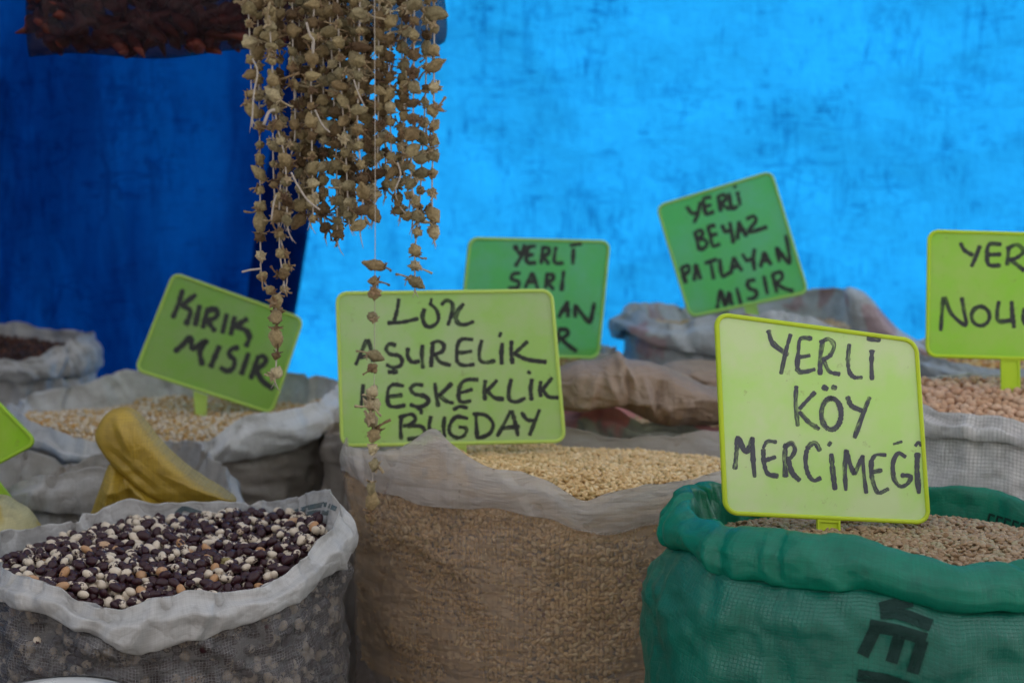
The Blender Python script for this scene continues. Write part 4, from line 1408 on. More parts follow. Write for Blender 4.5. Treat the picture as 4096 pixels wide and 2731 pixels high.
# wheat sign
z4 = lambda x, y: (1250 + x * 0.6377, 1100 + y * 0.6377)
LUX = [[(542, 152), (530, 225), (508, 300)], [(475, 300), (560, 296), (660, 274)],
       [(702, 215), (690, 262), (706, 312), (740, 325), (780, 300), (790, 262), (775, 215), (735, 178)], [(0.7), (746, 148), (742, 175)],
       [(810, 185), (838, 160), (872, 172), (880, 210), (868, 260), (850, 312)], [(946, 182), (912, 225), (898, 268), (918, 305), (960, 310), (1010, 292)],
       [(338, 408), (312, 470), (272, 560)], [(350, 405), (368, 470), (376, 540)], [(300, 515), (340, 508), (378, 505)],
       [(520, 440), (485, 432), (462, 462), (486, 495), (540, 505), (562, 535), (550, 568), (505, 578), (465, 562)], [(1.3), (478, 608), (530, 606)],
       [(598, 460), (598, 510), (625, 545), (668, 540)], [(690, 442), (686, 500), (692, 582)],
       [(756, 425), (748, 500), (744, 572)], [(742, 430), (790, 415), (824, 440), (812, 480), (760, 498)], [(768, 500), (800, 545), (864, 565)],
       [(1004, 404), (940, 402), (912, 432), (905, 490), (910, 545), (950, 566), (1012, 560)], [(916, 488), (960, 484), (998, 478)],
       [(1062, 410), (1048, 470), (1050, 530), (1085, 548), (1142, 538)],
       [(1190, 430), (1185, 490), (1187, 556)], [(0.8), (1182, 362), (1172, 386)],
       [(1248, 415), (1246, 480), (1254, 552)], [(1346, 418), (1300, 462), (1266, 492)], [(1270, 495), (1350, 530), (1464, 545)],
       [(318, 688), (312, 760), (304, 828)], [(398, 698), (350, 750), (332, 775)], [(335, 775), (360, 820), (402, 830)],
       [(570, 694), (510, 686), (478, 710), (470, 765), (480, 815), (520, 826), (580, 816)], [(478, 760), (520, 758), (560, 752)],
       [(690, 690), (645, 686), (616, 712), (640, 745), (700, 758), (728, 785), (705, 815), (660, 826), (614, 812)], [(660, 835), (680, 845), (682, 868)],
       [(768, 680), (776, 750), (788, 822)], [(872, 680), (830, 722), (795, 752)], [(798, 756), (840, 790), (882, 802)],
       [(1036, 656), (970, 656), (930, 684), (916, 740), (922, 785), (950, 796), (992, 788)], [(932, 736), (965, 728), (1000, 716)],
       [(1.1), (886, 842), (925, 824), (970, 832)],
       [(1084, 662), (1078, 720), (1082, 782)], [(1156, 660), (1120, 700), (1094, 722)], [(1096, 726), (1140, 768), (1196, 778)],
       [(1246, 655), (1232, 720), (1236, 780), (1280, 794), (1332, 772)],
       [(1376, 655), (1368, 715), (1374, 782)], [(0.9), (1352, 606), (1366, 616)],
       [(1432, 668), (1426, 715), (1432, 760)], [(1502, 645), (1465, 690), (1444, 718)], [(1446, 722), (1480, 762), (1540, 768)],
       [(560, 880), (552, 950), (556, 1028)], [(545, 892), (620, 872), (646, 905), (610, 935), (572, 945)], [(600, 945), (680, 948), (704, 985), (670, 1018), (600, 1028)],
       [(742, 888), (732, 950), (755, 992), (800, 985)], [(828, 890), (822, 950), (828, 1012)],
       [(972, 898), (905, 888), (866, 930), (860, 985), (900, 1018), (948, 1008), (966, 962), (920, 952)],
       [(1024, 868), (1028, 940), (1032, 1018)], [(1008, 870), (1085, 878), (1132, 930), (1118, 985), (1070, 1014), (1030, 1018)],
       [(1242, 852), (1205, 925), (1160, 1008)], [(1250, 852), (1270, 920), (1288, 1004)], [(1192, 962), (1235, 955), (1296, 950)],
       [(1312, 862), (1345, 905), (1385, 912)], [(1424, 845), (1400, 905), (1362, 1002)]]
sign('lime sign reading LÜX AŞURELİK KEŞKEKLİK BUĞDAY', [z4(155, 115), z4(1498, 98), z4(1580, 1040), z4(186, 1068)], (2.56, 2.56, 2.53),
     (0.60, 0.82, 0.28), LUX, z4, 16.5, [z4(878, 1064), z4(964, 1062), z4(966, 1170), z4(880, 1172)], INK, rim_col=(0.60, 0.80, 0.16), rad=36, tr=0.45, clear=0.13, seed=1.0, stem_extra=0.07)

# lentil sign
z6 = lambda x, y: (2500 + x * 0.6786, 1200 + y * 0.6786)
KOY = [[(1.1), (846, 182), (872, 255), (958, 322)], [(0.9), (976, 204), (950, 295), (920, 432)],
       [(1098, 226), (1035, 228), (1022, 300), (1018, 410), (1060, 422), (1118, 408)], [(1024, 336), (1060, 332), (1088, 326)],
       [(1166, 238), (1152, 330), (1150, 436)], [(1152, 250), (1200, 230), (1232, 268), (1210, 325), (1165, 352)], [(1172, 356), (1205, 420), (1264, 436)],
       [(1322, 262), (1314, 350), (1322, 420), (1350, 454), (1396, 456)],
       [(1456, 298), (1453, 380), (1456, 466)], [(1.15), (1432, 226), (1502, 232)],
       [(1010, 510), (1006, 600), (1018, 738)], [(1118, 545), (1070, 595), (1030, 640)], [(1.15), (1030, 660), (1085, 720), (1142, 758)],
       [(1.2)] + ell(1216, 670, 58, 92, 16, -100, 375), [(1.2), (1168, 512), (1192, 524)], [(1.1), (1222, 512), (1244, 518)],
       [(1.25), (1312, 572), (1335, 622), (1392, 650)], [(1442, 574), (1405, 665), (1354, 808)],
       [(665, 806), (658, 890), (648, 992)], [(1.2), (672, 815), (700, 880), (722, 895)], [(722, 895), (752, 812)], [(752, 812), (754, 920), (764, 1040)],
       [(0.8), (892, 836), (840, 832), (815, 870)], [(1.1), (815, 880), (820, 960), (842, 1022), (900, 1036)], [(826, 944), (886, 924)],
       [(948, 850), (942, 930), (946, 1038)], [(938, 868), (980, 842), (1002, 880), (980, 925), (955, 935)], [(1.2), (962, 938), (985, 1015), (1028, 1060)],
       [(1148, 884), (1118, 842), (1078, 870), (1064, 945), (1078, 1020), (1112, 1062), (1152, 1048)],
       [(1.1), (1216, 908), (1224, 1000), (1238, 1112)], [(0.9), (1200, 856), (1212, 838)],
       [(1302, 884), (1296, 1000), (1302, 1118)], [(1.1), (1304, 890), (1330, 975), (1352, 1022)], [(1352, 1022), (1378, 970), (1402, 918)], [(1402, 918), (1408, 1020), (1422, 1134)],
       [(0.9), (1536, 912), (1480, 912), (1452, 945)], [(1452, 945), (1455, 1040), (1490, 1132), (1552, 1112)], [(1460, 1012), (1512, 1002)],
       [(1652, 922), (1610, 902), (1580, 960), (1586, 1050), (1622, 1096), (1664, 1082), (1684, 1038), (1630, 1032)], [(0.6), (1582, 848), (1632, 834)],
       [(1.25), (1724, 905), (1722, 1000), (1732, 1134)], [(0.7), (1712, 858), (1730, 838), (1746, 856)]]
sign('largest pale lime sign reading YERLİ KÖY MERCİMEĞİ, standing in the lentils', [z6(538, 82), z6(1712, 240), z6(1786, 1310), z6(592, 1252)], (2.08, 2.13, 2.05),
     (0.68, 0.92, 0.33), KOY, z6, 18.0, [z6(1130, 1284), z6(1264, 1290), z6(1266, 1372), z6(1132, 1366)], INKG, rad=46, tr=0.35, clear=0.06, seed=2.0, rim_col=(0.58, 0.74, 0.03))

# sari and beyaz
z8 = lambda x, y: (1800 + x * 0.6803, 650 + y * 0.6803)
SARI = [[(380, 490), (405, 530), (430, 545)], [(438, 485), (420, 550), (385, 608)], [(502, 492), (462, 500), (450, 545), (455, 588), (502, 590)], [(458, 545), (490, 542)],
        [(546, 500), (536, 592)], [(542, 500), (580, 505), (578, 535), (545, 550)], [(548, 552), (580, 596)], [(622, 500), (614, 585), (664, 592)], [(726, 508), (722, 596)], [(708, 488), (772, 478)],
        [(412, 650), (372, 656), (362, 685), (405, 702), (395, 735), (345, 738)], [(482, 650), (442, 736)], [(484, 650), (516, 742)], [(458, 702), (510, 700)],
        [(572, 655), (562, 738)], [(566, 655), (606, 662), (600, 692), (568, 702)], [(572, 704), (608, 746)], [(668, 640), (656, 752)],
        [(150, 830), (140, 915)], [(148, 828), (188, 838), (180, 868), (148, 875)], [(245, 825), (210, 915)], [(246, 825), (275, 915)], [(222, 880), (268, 878)], [(300, 835), (370, 830)], [(336, 832), (330, 915)],
        [(400, 830), (394, 908), (440, 910)], [(490, 825), (455, 912)], [(492, 825), (520, 912)], [(465, 878), (515, 876)], [(545, 822), (566, 862)], [(600, 820), (566, 862), (560, 915)],
        [(690, 818), (640, 908)], [(692, 818), (694, 905)], [(652, 872), (704, 866)], [(736, 908), (738, 842), (775, 890), (820, 938), (838, 880), (848, 828)],
        [(300, 1060), (310, 985), (345, 1030), (380, 985), (385, 1060)], [(440, 985), (436, 1062)], [(530, 990), (490, 1000), (500, 1028), (530, 1042), (490, 1066)], [(590, 985), (584, 1064)],
        [(642, 982), (630, 1066)], [(640, 980), (688, 984), (690, 1012), (652, 1036)], [(654, 1036), (690, 1070), (742, 1108)]]
sign('green looking sign reading YERLİ SARI, partly hidden behind the wheat sign', [z8(118, 446), z8(934, 466), z8(868, 1148), z8(48, 1120)], (3.02, 3.10, 2.99),
     (0.42, 0.82, 0.22), SARI, z8, 16.5, [z8(420, 1135), z8(490, 1137), z8(488, 1210), z8(418, 1208)], INKD, rim_col=(0.40, 0.72, 0.16), rad=30, tr=0.7, clear=0.34, seed=3.0, stem_extra=0.12)
BEY = [[(1394, 262), (1420, 298), (1448, 296)], [(1470, 235), (1458, 300), (1436, 352)], [(1532, 204), (1492, 214), (1494, 260), (1508, 302), (1550, 290)], [(1502, 260), (1534, 250)],
       [(1576, 200), (1592, 286)], [(1578, 200), (1612, 190), (1618, 220), (1590, 242)], [(1594, 244), (1642, 276)], [(1640, 184), (1656, 268), (1692, 258)], [(1690, 176), (1706, 250)], [(0.8), (1672, 140), (1678, 148)],
       [(1440, 410), (1466, 512)], [(1442, 410), (1478, 398), (1484, 428), (1456, 450)], [(1458, 452), (1500, 455), (1508, 490), (1472, 516)], [(1556, 370), (1520, 380), (1530, 430), (1546, 490), (1586, 480)], [(1532, 430), (1570, 420)],
       [(1600, 370), (1618, 406), (1646, 400)], [(1645, 355), (1656, 410), (1666, 472)], [(1696, 350), (1690, 450)], [(1698, 350), (1742, 432)], [(1690, 402), (1734, 396)], [(1745, 332), (1785, 316), (1798, 345), (1756, 410), (1862, 380)],
       [(1360, 620), (1386, 706)], [(1362, 620), (1400, 606), (1404, 638), (1376, 660)], [(1446, 600), (1436, 692)], [(1448, 600), (1472, 682)], [(1436, 652), (1466, 646)], [(1500, 592), (1566, 570)], [(1532, 585), (1550, 682)],
       [(1586, 570), (1600, 664), (1642, 650)], [(1666, 560), (1652, 652)], [(1668, 560), (1716, 636)], [(1662, 616), (1700, 606)], [(1720, 540), (1746, 576), (1780, 562)], [(1790, 510), (1784, 570), (1790, 632)],
       [(1846, 530), (1826, 612)], [(1848, 530), (1886, 600)], [(1836, 582), (1876, 572)], [(1936, 582), (1922, 502), (1958, 552), (1996, 592), (1990, 510), (1974, 430)],
       [(1572, 852), (1590, 752), (1620, 842), (1640, 762), (1658, 836)], [(1686, 740), (1710, 830)], [(1792, 690), (1752, 700), (1758, 738), (1802, 758), (1792, 794), (1750, 802)], [(1846, 670), (1866, 772)],
       [(1896, 660), (1922, 762)], [(1896, 656), (1944, 645), (1952, 680), (1916, 710)], [(1920, 712), (1960, 738), (2016, 756)]]
sign('tilted green looking sign reading YERLİ BEYAZ PATLAYAN MISIR, highest of the signs', [z8(1218, 258), z8(1888, 56), z8(2102, 762), z8(1412, 906)], (3.17, 3.17, 3.13),
     (0.42, 0.82, 0.22), BEY, z8, 16.5, [z8(1728, 836), z8(1800, 820), z8(1816, 890), z8(1742, 904)], INKD, rim_col=(0.40, 0.72, 0.16), rad=28, tr=0.7, clear=0.34, seed=4.0, stem_extra=0.10)
# kirik misir
zk = lambda x, y: (500 + x * 0.4464, 1050 + y * 0.4464)
KIR = [[(516, 246), (480, 370), (430, 490)], [(632, 290), (560, 345), (505, 385)], [(515, 385), (585, 430), (575, 490), (548, 552)], [(668, 390), (630, 560)], [(738, 430), (698, 582)], [(735, 430), (800, 418), (832, 455), (800, 500), (730, 514)], [(735, 516), (805, 612)],
       [(912, 465), (874, 628)], [(982, 490), (948, 642)], [(1092, 506), (1030, 545), (985, 575)], [(990, 575), (1080, 605), (1114, 670), (1086, 748)],
       [(448, 796), (520, 735), (584, 672), (604, 770), (665, 735), (732, 700), (672, 790), (692, 914)], [(846, 750), (768, 932)],
       [(1012, 762), (955, 776), (932, 825), (980, 872), (968, 945), (915, 970), (858, 942)], [(1106, 815), (1044, 998)],
       [(1192, 850), (1128, 1036)], [(1182, 850), (1240, 838), (1262, 885), (1210, 938), (1168, 955)], [(1175, 960), (1232, 1060), (1322, 1126)]]
sign('tilted lime sign reading KIRIK MISIR, standing in the cracked corn', [zk(438, 98), zk(1592, 508), zk(1312, 1348), zk(98, 958)], (3.02, 3.02, 2.98),
     (0.52, 0.76, 0.16), KIR, zk, 22, [zk(612, 1150), zk(738, 1190), zk(690, 1365), zk(630, 1350)], INKD, rim_col=(0.50, 0.72, 0.12), rad=28, tr=0.55, clear=0.30, seed=5.0, stem_extra=0.05)
# nohut
zn = lambda x, y: (3500 + x * 0.7968, 850 + y * 0.7968)
NOH = [[(430, 154), (450, 190), (490, 214)], [(526, 170), (505, 225), (485, 270)], [(632, 160), (575, 160), (562, 210), (572, 262), (628, 266)], [(566, 212), (630, 210)],
       [(672, 175), (664, 262)], [(664, 182), (712, 162), (746, 195), (710, 228), (676, 236)], [(682, 238), (748, 290)], [(800, 170), (796, 262), (850, 264)], [(905, 180), (902, 266)], [(0.8), (902, 142), (910, 148)],
       [(330, 590), (345, 430), (385, 510), (455, 565), (448, 500), (436, 430)], ell(530, 520, 45, 48, 12, -60, 372), [(622, 448), (614, 500), (622, 545), (692, 540)], [(686, 448), (690, 510), (698, 576)],
       [(750, 482), (748, 550), (790, 575), (830, 545), (838, 470)], [(880, 470), (980, 466)], [(930, 470), (926, 572)]]
sign('lime sign reading YERLİ NOHUT, cut by the right edge, standing in the chickpeas', [zn(272, 94), zn(1100, 118), zn(1092, 742), zn(262, 718)], (2.66, 2.66, 2.62),
     (0.56, 0.86, 0.12), NOH, zn, 17, [zn(630, 728), zn(726, 730), zn(728, 896), zn(632, 894)], INK, rad=34, tr=0.5, clear=0.12, seed=6.0, split=9)
# cropped one at the left edge
idt = lambda x, y: (x, y)
sign('bright lime sign corner, blank, cut by the left edge', [(-590, 1640), (-190, 1425), (146, 1768), (-260, 1985)], (2.5, 2.5, 2.47),
     (0.36, 0.66, 0.02), [], idt, 15, [(-90, 1893), (-45, 1869), (22, 1955), (-20, 1985)], INK, rad=34, tr=0.35, clear=0.05, seed=7.0)

# ------------------------------------------------------------------ printing on the green sack
dg = bpy.context.evaluated_depsgraph_get()


def project_print(name, strokes, sw, target, mat, parent):
    me = target.data
    n = len(me.vertices)
    co = np.empty(n * 3, np.float32); me.vertices.foreach_get('co', co); co = co.reshape(-1, 3)
    pol = [list(p.vertices) for p in me.polygons]
    bvh = BVHTree.FromPolygons([Vector(v) for v in co.tolist()], pol)
    V, F, UV = [], [], []
    for si, st_ in enumerate(strokes):
        P = np.array(st_, float)
        L = np.linalg.norm(np.diff(P, axis=0), axis=1); s = np.concatenate([[0], np.cumsum(L)])
        t = np.linspace(0, s[-1], max(4, int(s[-1] / 10)))
        Q = np.stack([np.interp(t, s, P[:, 0]), np.interp(t, s, P[:, 1])], 1)
        Tn = np.gradient(Q, axis=0); Tn /= np.linalg.norm(Tn, axis=1)[:, None]
        Nn = np.stack([-Tn[:, 1], Tn[:, 0]], 1)
        M = 5
        grid = []
        for i in range(len(Q)):
            row = []
            for j in range(M):
                q = Q[i] + Nn[i] * sw * (j / (M - 1) - 0.5)
                d = Vector(ray(*q)).normalized()
                h = bvh.ray_cast(Vector((0, 0, CZ)), d)
                if h[0] is None:
                    row = None; break
                row.append(h[0] - d * (0.0012 + 0.0002 * si))
            grid.append(row)
        for i in range(len(grid)):
            if grid[i] is None: continue
            b = len(V)
            V += [tuple(x) for x in grid[i]]
            UV += [(t[i] / 40 + si * 5, j) for j in range(M)]
            if i and grid[i - 1] is not None:
                for j in range(M - 1):
                    F.append([b - M + j, b - M + j + 1, b + j + 1, b + j])
    if V:
        return link(name, mesh_from(name, np.array(V), F, mat, np.array(UV)), parent)


PRINTINK = mat_ink('black_sack_print', (0.005, 0.020, 0.017), 0.7, 0.7, 0.2)
project_print('printed_lettering', [[(3478, 2500), (3590, 2520), (3705, 2556)], [(3498, 2520), (3450, 2620)], [(3598, 2540), (3565, 2648)], [(3690, 2560), (3650, 2690)],
                                    [(3430, 2700), (3540, 2716), (3660, 2760)], [(3520, 2450), (3580, 2446), (3650, 2470), (3725, 2500)], [(3520, 2432), (3600, 2410), (3650, 2400)],
                                    [(3450, 2745), (3430, 2800)], [(3560, 2745), (3540, 2800)]],
              50, S_green['body'], PRINTINK, S_green['root'])
# dark print on the inside rim of the bean sack and small print on the green rim
FADED = mat_ink('faded_grey_print', (0.05, 0.07, 0.08), 0.8)
project_print('printed_mark', [[(705, 2055), (735, 2030), (780, 2045), (830, 2062)], [(760, 2068), (800, 2060)]], 20, S_bean['rim'], FADED, S_bean['root'])
project_print('printed_mark', [[(1170, 2050), (1230, 2030), (1300, 2015), (1345, 2035)], [(1200, 2062), (1260, 2048), (1320, 2050)]], 20, S_bean['rim'], FADED, S_bean['root'])
for k in range(5):
    pass
project_print('printed_lettering', [[(3960 + 32 * k, 2052 + 9 * k), (3952 + 32 * k, 2082 + 9 * k)] for k in range(5)] + [[(3962 + 32 * k, 2056 + 9 * k), (3980 + 32 * k, 2064 + 9 * k)] for k in range(5)],
              9, S_green['rim'], PRINTINK, S_green['root'])

# ------------------------------------------------------------------ dried okra on strings
mo = MT('dried_okra_skin')
ra = mo.n('Attribute', attribute_name='rnd'); la = mo.n('Attribute', attribute_name='loc'); za = mo.n('Attribute', attribute_name='zone')
oi = mo.n('ObjectInfo')
nn = mo.noise(la.outputs['Vector'], 2.2, 4, 0.7)
base = mo.ramp(oi.outputs['Random'], [(0.0, (0.08, 0.048, 0.026)), (0.2, (0.20, 0.14, 0.072)), (0.5, (0.32, 0.25, 0.13)), (0.75, (0.19, 0.16, 0.09)), (1.0, (0.46, 0.38, 0.23))])
cal = mo.ramp(oi.outputs['Random'], [(0.0, (0.11, 0.065, 0.04)), (0.5, (0.24, 0.16, 0.09)), (1.0, (0.40, 0.33, 0.21))])
cc = mo.mix(za.outputs['Fac'], base, cal)
tn = mo.math('MULTIPLY_ADD', nn, 1.7, 0.15)
cc = mo.mix(1.0, cc, mo.n('CombineXYZ', i_0=tn, i_1=tn, i_2=tn), 'MULTIPLY')
OKRA = mo.surf(mo.pr(cc, 0.8, 0.15, mo.bump(mo.noise(la.outputs['Vector'], 7, 3), 0.5, 0.0006)))
THREAD = mat_simple('cotton_thread', (0.50, 0.44, 0.38), 0.9, 0.1, 0.3, 400)


def okra_mesh(k):
    rs = np.random.RandomState(200 + k)
    R = rs.uniform(0.0042, 0.0062)
    Lb = R * rs.choice([0.8, 0.95, 1.15, 1.5, 1.9]) * rs.uniform(0.9, 1.1)
    ribs = 5 + rs.randint(0, 3)
    amp = rs.uniform(0.08, 0.18)
    ph = rs.rand() * 6

    def f(v):
        t = (v[:, 2] + 1) / 2            # 0 tip .. 1 calyx
        phi = np.arctan2(v[:, 1], v[:, 0])
        r = np.hypot(v[:, 0], v[:, 1])
        prof = np.where(t < 0.5, (t * 2) ** 0.25, 1.0)
        rr = R * r * (1 + amp * np.cos(ribs * phi + ph) + 0.30 * vnoise(v[:, 0] * 2 + k * 3, v[:, 1] * 2, v[:, 2] * 2) + 0.16 * ridge(v[:, 0] * 2.6 + k * 5, v[:, 1] * 2.6, v[:, 2] * 1.5, 2)) * prof
        x = -Lb * v[:, 2] * -1
        x = np.where(t < 0.2, x - (0.2 - t) * R * 1.4 * (k % 3), x)
        return np.stack([x, rr * np.cos(phi), rr * np.sin(phi)], 1)
    bv, bf = uvs(18, 12, f)
    bv = bv + 0.0009 * np.stack([vnoise(bv[:, 0] * 500 + k, bv[:, 1] * 500, bv[:, 2] * 500 + j) for j in (0, 5, 9)], 1)
    parts = [(bv, bf.tolist())]
    zone = [np.zeros(len(bv))]
    # calyx: irregular curled lobes
    nl = rs.randint(5, 8)
    for j in range(nl):
        a = 2 * PI * j / nl + rs.uniform(-0.3, 0.3)
        if rs.rand() < 0.15: continue
        L = R * rs.uniform(0.7, 1.5); w_ = R * rs.uniform(0.28, 0.5)
        curl = rs.uniform(-0.9, 0.9)
        V = []
        for q in range(4):
            t = q / 3
            rad = R * 0.35 + L * t * math.cos(curl * t)
            x = Lb * 0.85 + L * 0.6 * t * math.sin(curl * t + 0.2) + R * 0.1
            ww = w_ * (1 - t) ** 0.7 * (0.6 + 0.8 * (t < 0.5)) + 0.0002
            for s_ in (-1, 1):
                aa = a + s_ * math.atan2(ww, rad + 1e-4)
                V.append([x + 0.0007 * s_ * rs.randn(), rad * math.cos(aa), rad * math.sin(aa)])
                V.append([x + 0.0009, rad * math.cos(aa), rad * math.sin(aa)])
        F = []
        for q in range(3):
            b0 = q * 4
            F += [[b0, b0 + 2, b0 + 6, b0 + 4], [b0 + 1, b0 + 5, b0 + 7, b0 + 3], [b0, b0 + 4, b0 + 5, b0 + 1], [b0 + 2, b0 + 3, b0 + 7, b0 + 6]]
        parts.append((np.array(V), F)); zone.append(np.ones(16))
    # cap disc
    cv, cf = uvs(8, 5, lambda v: np.stack([Lb * 0.86 + v[:, 2] * R * 0.22, v[:, 0] * R * 0.62, v[:, 1] * R * 0.62], 1) + 0.0005 * rs.randn(len(v), 3))
    parts.append((cv, cf.tolist())); zone.append(np.ones(len(cv)))
    # stem, bent, with a flared cut end
    if rs.rand() < 0.8:
        Ls = R * rs.uniform(0.9, 2.8)
        bend = rs.uniform(-1.0, 1.0); b2_ = rs.uniform(-0.5, 0.5)
        P = [[Lb * 0.85 + Ls * t, bend * Ls * t * t, b2_ * Ls * t * t] for t in np.linspace(0, 1, 5)]
        v, f_ = tube(P, [R * 0.34, R * 0.2, R * 0.16, R * 0.17, R * 0.27], 6)
        v = v + 0.0002 * rs.randn(*v.shape)
        parts.append((v, f_)); zone.append(np.full(len(v), 0.8))
    V, F = join(parts)
    z = np.concatenate(zone)
    V[:, 0] -= Lb * 0.15
    return mesh_from('okra_pod', V, F, OKRA, attrs={'loc': V / 0.006, 'zone': z, 'rnd': np.full(len(V), rs.rand())})


OK = [okra_mesh(k) for k in range(48)]
NPOD = 0


def okra_string(label, path, Y, spacing=78, smin=0.78, smax=1.06, thread_r=0.0008, start=None, stops=None, tail=True, cat='string of okra', top=1.985, group='strings of dried okra hanging from the bar', skip_until=None, Yend=None):
    global NPOD
    P = catmull(np.array(path, float), 10)
    Ys = np.linspace(Y, Y if Yend is None else Yend, len(P))
    W = np.array([at(x, y, yy) for (x, y), yy in zip(P, Ys)])
    if W[0][2] < top:                # up to the bar
        up = np.array([W[0][0] + random.uniform(-0.004, 0.004), 1.94, top])
        t = np.linspace(0, 1, 14)[:, None]
        W = np.vstack([up * (1 - t) + W[0] * t, W[1:]])
        hidden_top = True
    root = empty('okra_string', tuple(W[0]), label, cat, group)
    v, f = tube(W, thread_r, 5)
    link('thread', mesh_from('thread', v, f, THREAD), root)
    L = np.concatenate([[0], np.cumsum(np.linalg.norm(np.diff(W, axis=0), axis=1))])
    if stops is None:
        ds = spacing / FPX * Y
        s = L[-1] - ds * 0.3
        pos = []
        while s > 0:
            p = np.array([np.interp(s, L, W[:, j]) for j in range(3)])
            if p[2] > 1.385: break
            pos.append(p)
            s -= ds * random.uniform(0.66, 1.10)
    else:
        pos = []
        for (x, y) in stops:
            pos.append(at(x, y, Y))
    for p in pos:
        o = link('okra_pod', OK[random.randrange(len(OK))])
        az = random.uniform(0, 2 * PI)
        M = Matrix.Translation(Vector(p.tolist())) @ Matrix.Rotation(az, 4, 'Z') @ Matrix.Rotation(random.gauss(0, 0.75), 4, 'Y') @ Matrix.Rotation(random.uniform(0, 2 * PI), 4, 'X') @ Matrix.Scale(random.uniform(smin, smax), 4)
        o.parent = root
        o.matrix_parent_inverse = Matrix.Translation(-root.location)
        o.matrix_basis = M
        NPOD += 1
    if tail:
        e = W[-1]
        tl_ = []
        for k in range(3):
            Lt = random.uniform(0.006, 0.018)
            a = random.uniform(-0.5, 0.5)
            q = [e + np.array([a * Lt * t * t, random.uniform(-.2, .2) * Lt * t, -Lt * t]) for t in np.linspace(0, 1, 5)]
            tl_.append(tube(q, [0.0007, 0.0006, 0.0005, 0.0004, 0.0002], 4))
        v, f = join(tl_)
        link('frayed_end', mesh_from('frayed_end', v, f, THREAD), root)
    return root


mid = 'string of dried okra in the dense middle of the hanging bunch'
okra_string('leftmost string of dried okra, ending in loose frayed thread above the others', [(990, -40), (1003, 250), (1006, 460)], 1.93, 76)
okra_string('second okra string from the left, kinked inward halfway down', [(1072, -40), (1086, 220), (1105, 480), (1140, 640), (1150, 900)], 1.92, 80)
okra_string('third okra string from the left at its top, bending left low down', [(1168, -40), (1172, 250), (1178, 560), (1125, 720), (1118, 980), (1135, 1120)], 1.935, 80)
okra_string('left okra string with its lower pods knotted to the longest left tail', [(1030, -40), (1035, 300), (1040, 620), (1042, 1000), (1050, 1110), (1095, 1180)], 1.95, 76)
okra_string('left okra string whose single tail hangs lowest in front of the tilted sign', [(1085, -40), (1090, 400), (1100, 800), (1148, 1110), (1108, 1190), (1104, 1300), (1105, 1440), (1100, 1515)], 1.94, 78)
FRONT = [([(1260, -40), (1245, 300), (1248, 600), (1252, 860), (1240, 880)], 1.925), ([(1348, -40), (1362, 300), (1380, 560), (1392, 800), (1395, 880)], 1.93),
         ([(1440, -40), (1436, 300), (1430, 520), (1452, 760), (1440, 920)], 1.92), ([(1516, -40), (1514, 300), (1510, 620), (1490, 870)], 1.94),
         ([(1316, -40), (1330, 300), (1345, 620), (1350, 960)], 1.95)]
FL = ['first front okra string right of the slanting stalk', 'second front okra string from the left, over the dark tarpaulin edge', 'middle front okra string ending in frayed thread', 'front okra string just left of the thin long thread', 'front okra string hanging lowest in the dense middle']
for (p, y), fl_ in zip(FRONT, FL):
    okra_string(fl_, p, y, 74, group='strings at the front of the dense middle of the okra bunch')
BACK = [(1130, 860), (1200, 900), (1225, 800), (1285, 860), (1300, 930), (1335, 700), (1385, 850), (1410, 880), (1465, 780), (1480, 840), (1545, 760), (1180, 560), (1420, 600), (1275, 500), (1240, 830), (1360, 930), (1520, 640)]
for i, (x, yb) in enumerate(BACK):
    okra_string(mid, [(x - 8, -40), (x + random.uniform(-14, 14), yb * 0.45), (x + random.uniform(-14, 14), yb * 0.8), (x + random.uniform(-10, 10), yb)], 1.965 + 0.012 * (i % 4), 66, 0.85, 1.2,
                group='strings in the dense middle of the okra bunch', tail=i % 2 == 0)
okra_string('okra string right of the dense middle, ending in a cluster of pods', [(1562, -40), (1560, 300), (1565, 600), (1588, 800), (1650, 880)], 1.94, 72)
okra_string('okra string with small pods at the right of the middle', [(1606, -40), (1608, 300), (1600, 560), (1590, 780), (1600, 860)], 1.95, 72, 0.75, 0.95)
okra_string('fourth okra string from the right edge of the bunch', [(1628, -40), (1622, 200), (1618, 420), (1610, 640), (1640, 800)], 1.945, 66, 0.75, 1.0)
okra_string('okra string at the right with a short tail of pods ending above the wheat sign', [(1658, -40), (1656, 200), (1652, 500), (1645, 720), (1672, 860), (1660, 1000), (1660, 1150)], 1.925, 76)
okra_string('second okra string from the right edge of the bunch', [(1712, -40), (1706, 200), (1700, 420), (1688, 640), (1676, 850)], 1.95, 78, 0.75, 1.0)
okra_string('rightmost string of dried okra, straight and evenly spaced', [(1738, -40), (1736, 250), (1734, 500), (1728, 780), (1736, 950)], 1.93, 82, 0.9, 1.15)
okra_string('longest okra string on a thin thread, hanging down in front of the wheat sign', [(1498, -40), (1500, 500), (1501, 880), (1498, 1400), (1494, 1800), (1484, 2085)], 1.9, stops=[(1506, 1062), (1498, 1126), (1496, 1172), (1490, 1268), (1498, 1422), (1490, 1472), (1488, 1570), (1490, 1618), (1488, 1680), (1497, 1738), (1492, 1795), (1496, 1858), (1486, 1950), (1488, 2010), (1484, 2070)],
            thread_r=0.0004, smin=0.80, smax=1.05, tail=False)
